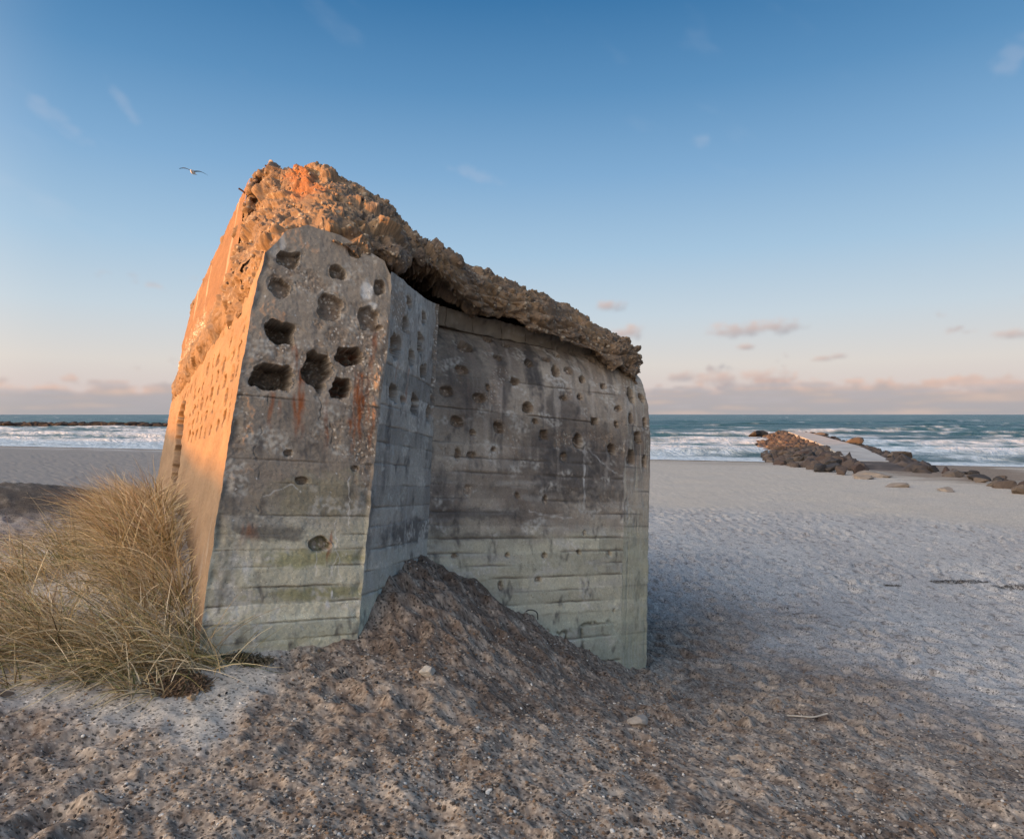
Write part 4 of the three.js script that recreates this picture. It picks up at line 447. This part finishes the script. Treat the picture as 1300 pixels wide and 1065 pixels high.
// ---------------------------------------------------------------- marram grass against the left wall
{
  const r = rng(55), pos = [], col = [], idx = []; const g3 = new THREE.Vector3();
  function blade(x, z, len, az, lean, droop, wd, c) {
    const y = land(x, z) - 0.02, seg = 6, dx = Math.cos(az), dz = Math.sin(az), sx = -dz, sz = dx, tw = r() * 3; let px = x, py = y, pz = z, th = lean; const b0 = pos.length / 3;
    for (let i = 0; i <= seg; i++) { const t = i / seg, w = wd * (1 - t * t * 0.92), ca = Math.cos(tw), sa = Math.sin(tw); pos.push(px - sx * w * ca, py - w * sa * 0.7, pz - sz * w * ca, px + sx * w * ca, py + w * sa * 0.7, pz + sz * w * ca); const k = c.k; col.push(c[0] * k, c[1] * k, c[2] * k, c[0] * k, c[1] * k, c[2] * k); const st = len / seg; px += dx * Math.sin(th) * st; pz += dz * Math.sin(th) * st; py += Math.cos(th) * st; const gy = landBase(px, pz) + 0.015; if (py < gy) { py = gy; th = Math.min(th, 1.5); } th += droop / seg; if (i) { const q = b0 + i * 2; idx.push(q - 2, q - 1, q, q - 1, q + 1, q); } }
  }
  const straw = [0.78, 0.575, 0.29], green = [0.13, 0.16, 0.05], brown = [0.24, 0.145, 0.075], grey = [0.66, 0.56, 0.40];
  const tone = (gr) => { const t = r(); const c = t < gr ? mix3(green, straw, r() * 0.5) : t < 0.82 ? mix3(straw, grey, r()) : mix3(brown, straw, r() * 0.6); c.k = 0.45 + 0.8 * r(); return c; };
  const H = (d, v) => { const p = toWorld(-d, v, 0); return [p.x, p.z]; };
  const windAz = Math.atan2(0.62, -0.78);                               // blown towards the lower left of the view
  const tuft = (x, z, n, rad, len, lean, gr, az = windAz, spread = 2.3) => { const bias = (r() - 0.5) * 1.3, dry = r() < 0.3 ? 0.06 : gr; for (let i = 0; i < n; i++) { const a = r() * 6.28, q = rad * Math.sqrt(r()), ox = Math.cos(a) * q, oz = Math.sin(a) * q, A = r() < 0.3 ? Math.atan2(oz, ox) : az + bias + (r() - 0.5) * spread; blade(x + ox, z + oz, len * (0.5 + 0.65 * r()), A, clamp(lean * (0.25 + 1.1 * r()), 0.02, 1.35), 0.35 + 1.3 * r(), 0.0026 + 0.0032 * r(), tone(dry)); } };
  // hugging the wall, leaning off it
  for (let i = 0; i < 95; i++) { const v = -0.05 + 4.6 * Math.pow(r(), 0.9), d = 0.03 + 0.4 * r() - 0.085 * 0.3; const [x, z] = H(d, v); tuft(x, z, 34, 0.10, 0.56 + 0.22 * r(), 0.7, r() < 0.35 ? 0.5 : 0.15); }
  // upright plumes at the top of the slope
  for (let i = 0; i < 46; i++) { const v = 1.6 + 3.4 * r(), d = 0.02 + 0.55 * r(); const [x, z] = H(d, v); tuft(x, z, 40, 0.12, 0.68 + 0.2 * r(), 0.5, 0.08); }
  // the spread to the left, in separate tufts
  for (let i = 0; i < 330; i++) { const v = -0.15 + 4.3 * r(), d = 0.3 + 3.6 * r(); const [x, z] = H(d, v); if (z > -4.5 + 0.1 * (x + 3)) continue; if (noise(x * 1.3, z * 1.3, 3) < -0.12) continue; tuft(x, z, 30, 0.10, (0.52 + 0.22 * r()) * lerp(1, 0.72, sst(0.8, 2.4, d)), lerp(0.7, 1.0, sst(0.5, 2.2, d)), r() < 0.4 ? 0.6 : 0.15); }
  // long blades hanging over the sand bank in front
  for (let i = 0; i < 60; i++) { const x = -3.5 + 1.55 * r(), z = -4.45 - 0.3 * r() - 0.25 * (x + 2.2) * -0.3; tuft(x, z, 19, 0.09, 0.5 + 0.25 * r(), 1.0, 0.3, windAz + 0.35, 1.2); }
  for (let i = 0; i < 55; i++) { const x = -3.9 + 1.4 * r(), z = -4.3 - 0.6 * r(); tuft(x, z, 18, 0.09, 0.4 + 0.25 * r(), 0.9, r() < 0.4 ? 0.6 : 0.15); }
  for (let i = 0; i < 10; i++) { const x = -3.1 + 1.0 * r(), z = -4.15 - 0.2 * r(); tuft(x, z, 22, 0.06, 0.35, 1.1, 0.4); }
  // sparser straggling ends
  for (let i = 0; i < 46; i++) { const [x, z] = H(1.0 + 4.6 * r(), 2.4 + 3.6 * r()); tuft(x, z, 16, 0.14, 0.5, 0.9, 0.1); }
  for (let i = 0; i < 36; i++) { const [x, z] = H(0.1 + 3.2 * r(), -0.1 + 4.5 * r()); const c = tone(0); c.k = 1.1; blade(x, z, 0.7 + 0.3 * r(), r() * 6.28, 0.15 + 0.8 * r(), 0.35, 0.003, c); }
  const m = top(new THREE.Mesh(meshGeo(pos, idx, col), painted(0.8)), 'marram_grass'); m.userData.kind = 'stuff'; tag(m, 'straw coloured marram grass leaning against the left wall of the bunker', 'grass');
}

// ---------------------------------------------------------------- loose things on the sand
{
  const r = rng(91), g = new THREE.IcosahedronGeometry(1, 1), P = g.attributes.position; for (let i = 0; i < P.count; i++) { const k = 1 + 0.28 * noise(P.getX(i) * 1.5, P.getY(i) * 1.5, P.getZ(i) * 1.5 + 5); P.setXYZ(i, P.getX(i) * k, P.getY(i) * k * 0.6, P.getZ(i) * k * 0.85); } g.computeVertexNormals();
  const items = []; const m = new THREE.Matrix4(), q = new THREE.Quaternion(); let tries = 0;
  while (items.length < 44000 && tries++ < 400000) { const rr = 2.4 + 11 * Math.pow(r(), 1.8), a = (r() - 0.5) * 1.5, x = rr * Math.sin(a), z = -rr * Math.cos(a), gv = gravel(x, z), want = gv * (0.5 + noise(x * 1.3, z * 1.3, 4)) + 0.03 + 0.05 * finePatch(x, z); if (r() < want) items.push([x, z, 0.0022 + 0.009 * Math.pow(r(), 4) + (r() > 0.997 ? 0.008 * r() : 0)]); }
  const im = new THREE.InstancedMesh(g, new THREE.MeshStandardMaterial({ roughness: 0.8 }), items.length), col = new THREE.Color();
  items.forEach(([x, z, s], i) => { q.setFromEuler(new THREE.Euler((r() - 0.5) * 0.8, r() * 6.28, (r() - 0.5) * 0.8)); m.compose(new THREE.Vector3(x, land(x, z) + s * 0.25, z), q, new THREE.Vector3(s * (0.8 + 0.7 * r()), s, s * (0.8 + 0.5 * r()))); im.setMatrixAt(i, m); const t = r(); col.setRGB(...(t < 0.27 ? [0.06, 0.043, 0.033] : t < 0.62 ? [0.2, 0.125, 0.075] : t < 0.965 ? [0.42, 0.36, 0.3] : [0.68, 0.64, 0.58])); im.setColorAt(i, col); });
  top(im, 'pebbles'); im.userData.kind = 'stuff'; tag(im, 'fine mixed pebbles and grit scattered over the dark sand', 'pebbles');
}
function stone(name, x, z, sx, sy, sz, c, label, cat, seed, sink = 0.3) { const g = lump(seed, 3, 1), P = g.attributes.position, cc = []; for (let i = 0; i < P.count; i++) cc.push(...c.map((k) => k * (1 + 0.5 * fbm(P.getX(i) * 3, P.getY(i) * 3, P.getZ(i) * 3, 4)))); g.setAttribute('color', new THREE.BufferAttribute(new Float32Array(cc), 3)); const m = top(new THREE.Mesh(g, painted(0.8)), name); m.scale.set(sx, sy, sz); m.rotation.y = seed; m.position.set(x, land(x, z) + sy * (1 - 2 * sink), z); tag(m, label, cat); return m; }
stone('stone', -0.6, -4.8, 0.075, 0.06, 0.07, [0.42, 0.38, 0.33], 'pale rounded stone on the dark grit slope below the bunker corner', 'stone', 4);
stone('stone', -1.975, -4.2, 0.03, 0.025, 0.028, [0.36, 0.25, 0.15], 'small tan stone on pale sand in front of the seaweed clump', 'stone', 5, 0.1);
stone('stone', 0.9, -4.95, 0.09, 0.05, 0.08, [0.33, 0.29, 0.25], 'flat grey stone half sunk in the grit, right of the pale rounded one', 'stone', 7);
stone('stone', -1.83, -4.27, 0.013, 0.011, 0.012, [0.02, 0.02, 0.022], 'tiny black pebble left of a pair beside the tan stone', 'stone', 8, 0.1);
stone('stone', -1.80, -4.3, 0.011, 0.011, 0.012, [0.02, 0.02, 0.022], 'tiny black pebble right of a pair beside the tan stone', 'stone', 9, 0.1);
stone('stone', -0.9, -4.55, 0.016, 0.013, 0.015, [0.03, 0.028, 0.028], 'small black pebble left of the pale rounded stone', 'stone', 10, 0.1);
stone('driftwood', -3.02, -4.02, 0.09, 0.02, 0.022, [0.06, 0.05, 0.045], 'dark stub of driftwood on sand at the left edge under the grass', 'driftwood', 3.1, 0.2);
stone('stone', -1.42, -5.06, 0.03, 0.025, 0.03, [0.1, 0.08, 0.06], 'small dark stone against the foot of the front wall', 'stone', 14, 0.2);
function weed(name, x, z, rx, rz, hgt, n, c1, c2, label, seed) {           // heap of curled dry fronds
  const r = rng(seed), pos = [], col = [], idx = [];
  for (let i = 0; i < n; i++) { const a = r() * 6.28, q = Math.sqrt(r()); let px = x + rx * q * Math.cos(a), pz = z + rz * q * Math.sin(a), py = land(px, pz) + hgt * (1 - q) * r(); let az = r() * 6.28, el = (r() - 0.3) * 1.2; const len = 0.025 + 0.06 * r(), w = 0.002 + 0.005 * r(), b0 = pos.length / 3, c = mix3(c1, c2, r()), dt = (r() - 0.5) * 1.6; for (let k = 0; k <= 4; k++) { const sx = -Math.sin(az) * w, sz = Math.cos(az) * w, u = 0.004 * noise(i, k * 0.8); pos.push(px - sx, py + u, pz - sz, px + sx, py - u, pz + sz); col.push(...c, ...c); px += Math.cos(az) * Math.cos(el) * len / 4; pz += Math.sin(az) * Math.cos(el) * len / 4; py = Math.max(land(px, pz) + 0.003, py + Math.sin(el) * len / 4); az += dt * 0.5; el -= 0.35; if (k) { const t = b0 + k * 2; idx.push(t - 2, t - 1, t, t - 1, t + 1, t); } } }
  return tag(top(new THREE.Mesh(meshGeo(pos, idx, col), painted(0.8)), name), label, 'seaweed');
}
weed('seaweed', -2.15, -4.38, 0.20, 0.14, 0.035, 900, [0.10, 0.055, 0.03], [0.27, 0.17, 0.09], 'heap of dry brown seaweed at the left foot of the front wall', 2);
weed('seaweed', -1.85, -4.78, 0.17, 0.06, 0.05, 600, [0.06, 0.055, 0.03], [0.17, 0.13, 0.08], 'dark mossy weed packed along the base of the front wall', 3);
weed('seaweed', 8.3, -12.7, 0.55, 0.12, 0.05, 420, [0.04, 0.03, 0.025], [0.09, 0.07, 0.05], 'larger dark strip of seaweed on the open sand at right', 4);
weed('seaweed', 9.1, -12.3, 0.5, 0.1, 0.03, 260, [0.05, 0.04, 0.03], [0.12, 0.09, 0.06], 'thin dark strip of seaweed at the right edge of the beach', 5);
weed('seaweed', 6.9, -12.4, 0.18, 0.06, 0.02, 90, [0.05, 0.04, 0.03], [0.12, 0.09, 0.06], 'small scrap of seaweed left of the two dark strips', 6);
{ // bent hose end sticking out of the sand by the long wall, and a bleached stick
  const x = 0.19, z = -7.15, y = land(x, z); const cv = new THREE.CatmullRomCurve3([[-0.07, -0.03, 0.02], [-0.03, 0.005, 0.0], [0.02, 0.012, 0], [0.07, -0.01, 0.02], [0.08, -0.08, 0.03]].map((p) => new THREE.Vector3(x + p[0], y + p[1] + 0.03, z + p[2])));
  tag(top(new THREE.Mesh(new THREE.TubeGeometry(cv, 24, 0.006, 8), new THREE.MeshStandardMaterial({ color: new THREE.Color().setRGB(0.025, 0.025, 0.027), roughness: 0.6 })), 'rubber_hose'), 'bent black hose sticking out of the mound beside the long wall', 'hose');
  const q = [[2.42, -6.0], [2.52, -5.93], [2.6, -5.9], [2.74, -5.92]].map(([a, b], i) => new THREE.Vector3(a, land(a, b) + 0.012 + 0.006 * i, b)); tag(top(new THREE.Mesh(new THREE.TubeGeometry(new THREE.CatmullRomCurve3(q), 16, 0.007, 7), new THREE.MeshStandardMaterial({ color: new THREE.Color().setRGB(0.5, 0.46, 0.4), roughness: 0.9 })), 'driftwood'), 'bleached crooked stick lying on the trodden sand at lower right', 'driftwood');
}
// ---------------------------------------------------------------- gull
{
  const gull = top(new THREE.Group(), 'gull'); tag(gull, 'gull gliding with wings spread in the sky left of the bunker top', 'bird'); gull.position.set(-17.8, 17.5, -38.3); gull.rotation.set(0.05, 0.15, -0.1); gull.scale.setScalar(1.2);
  const white = new THREE.MeshStandardMaterial({ color: new THREE.Color().setRGB(0.72, 0.70, 0.66), roughness: 0.8 }), slate = new THREE.MeshStandardMaterial({ color: new THREE.Color().setRGB(0.06, 0.065, 0.075), roughness: 0.8, side: THREE.DoubleSide }), bill = new THREE.MeshStandardMaterial({ color: new THREE.Color().setRGB(0.5, 0.3, 0.05), roughness: 0.6 });
  const body = new THREE.LatheGeometry([[0, -0.3], [0.03, -0.27], [0.075, -0.12], [0.09, 0.02], [0.075, 0.13], [0.048, 0.19], [0.05, 0.24], [0.035, 0.285], [0, 0.3]].map((p) => new THREE.Vector2(...p)), 16); body.rotateX(Math.PI / 2); part(body, white, 'body', gull);
  const bk = new THREE.ConeGeometry(0.014, 0.06, 8); bk.rotateX(Math.PI / 2); bk.translate(0, 0, 0.325); part(bk, bill, 'bill', gull);
  for (const s of [-1, 1]) { const pos = [], idx = [], n = 14; for (let i = 0; i <= n; i++) { const t = i / n, x = s * (0.05 + 0.6 * t), y = 0.045 + 0.10 * Math.sin(t * 2.2) * (s < 0 ? 1 : 0.55) - 0.10 * t * t * (s > 0 ? 1.3 : 0.4), sw = t < 0.45 ? 0.06 * t / 0.45 : 0.06 - 0.14 * (t - 0.45) / 0.55, ch = 0.10 * Math.pow(1 - t, 0.45) + 0.004; for (const [dz, dy] of [[ch * 0.7, 0], [0, 0.014 * (1 - t)], [-ch, -0.004], [0, -0.008 * (1 - t)]]) pos.push(x, y + dy, sw + dz); if (i) for (let k = 0; k < 4; k++) { const a = (i - 1) * 4 + k, b = (i - 1) * 4 + (k + 1) % 4; idx.push(a, b, a + 4, b, b + 4, a + 4); } } part(meshGeo(pos, idx), slate, 'wing', gull); }
  const tl = new THREE.ExtrudeGeometry(new THREE.Shape([[-0.02, 0], [0.02, 0], [0.07, -0.16], [-0.07, -0.16]].map((p) => new THREE.Vector2(...p))), { depth: 0.008, bevelEnabled: false }); tl.rotateX(Math.PI / 2); tl.translate(0, 0.01, -0.26); part(tl, white, 'tail', gull);
}

for (const [u, v, w, du, dw] of [[0.34, 1.95, 4.12, -0.09, 0.05], [0.5, 1.7, 4.3, -0.05, 0.07]]) { const c = new THREE.CatmullRomCurve3([[0.08, -0.04], [0, 0], [du * 0.6, dw * 0.7], [du, dw]].map(([a, b]) => new THREE.Vector3(u + a, w + b, -v))); part(new THREE.TubeGeometry(c, 10, 0.009, 7), new THREE.MeshStandardMaterial({ color: new THREE.Color().setRGB(0.09, 0.04, 0.022), roughness: 0.9 }), 'rebar', bunker); }
renderer.render(scene, camera);
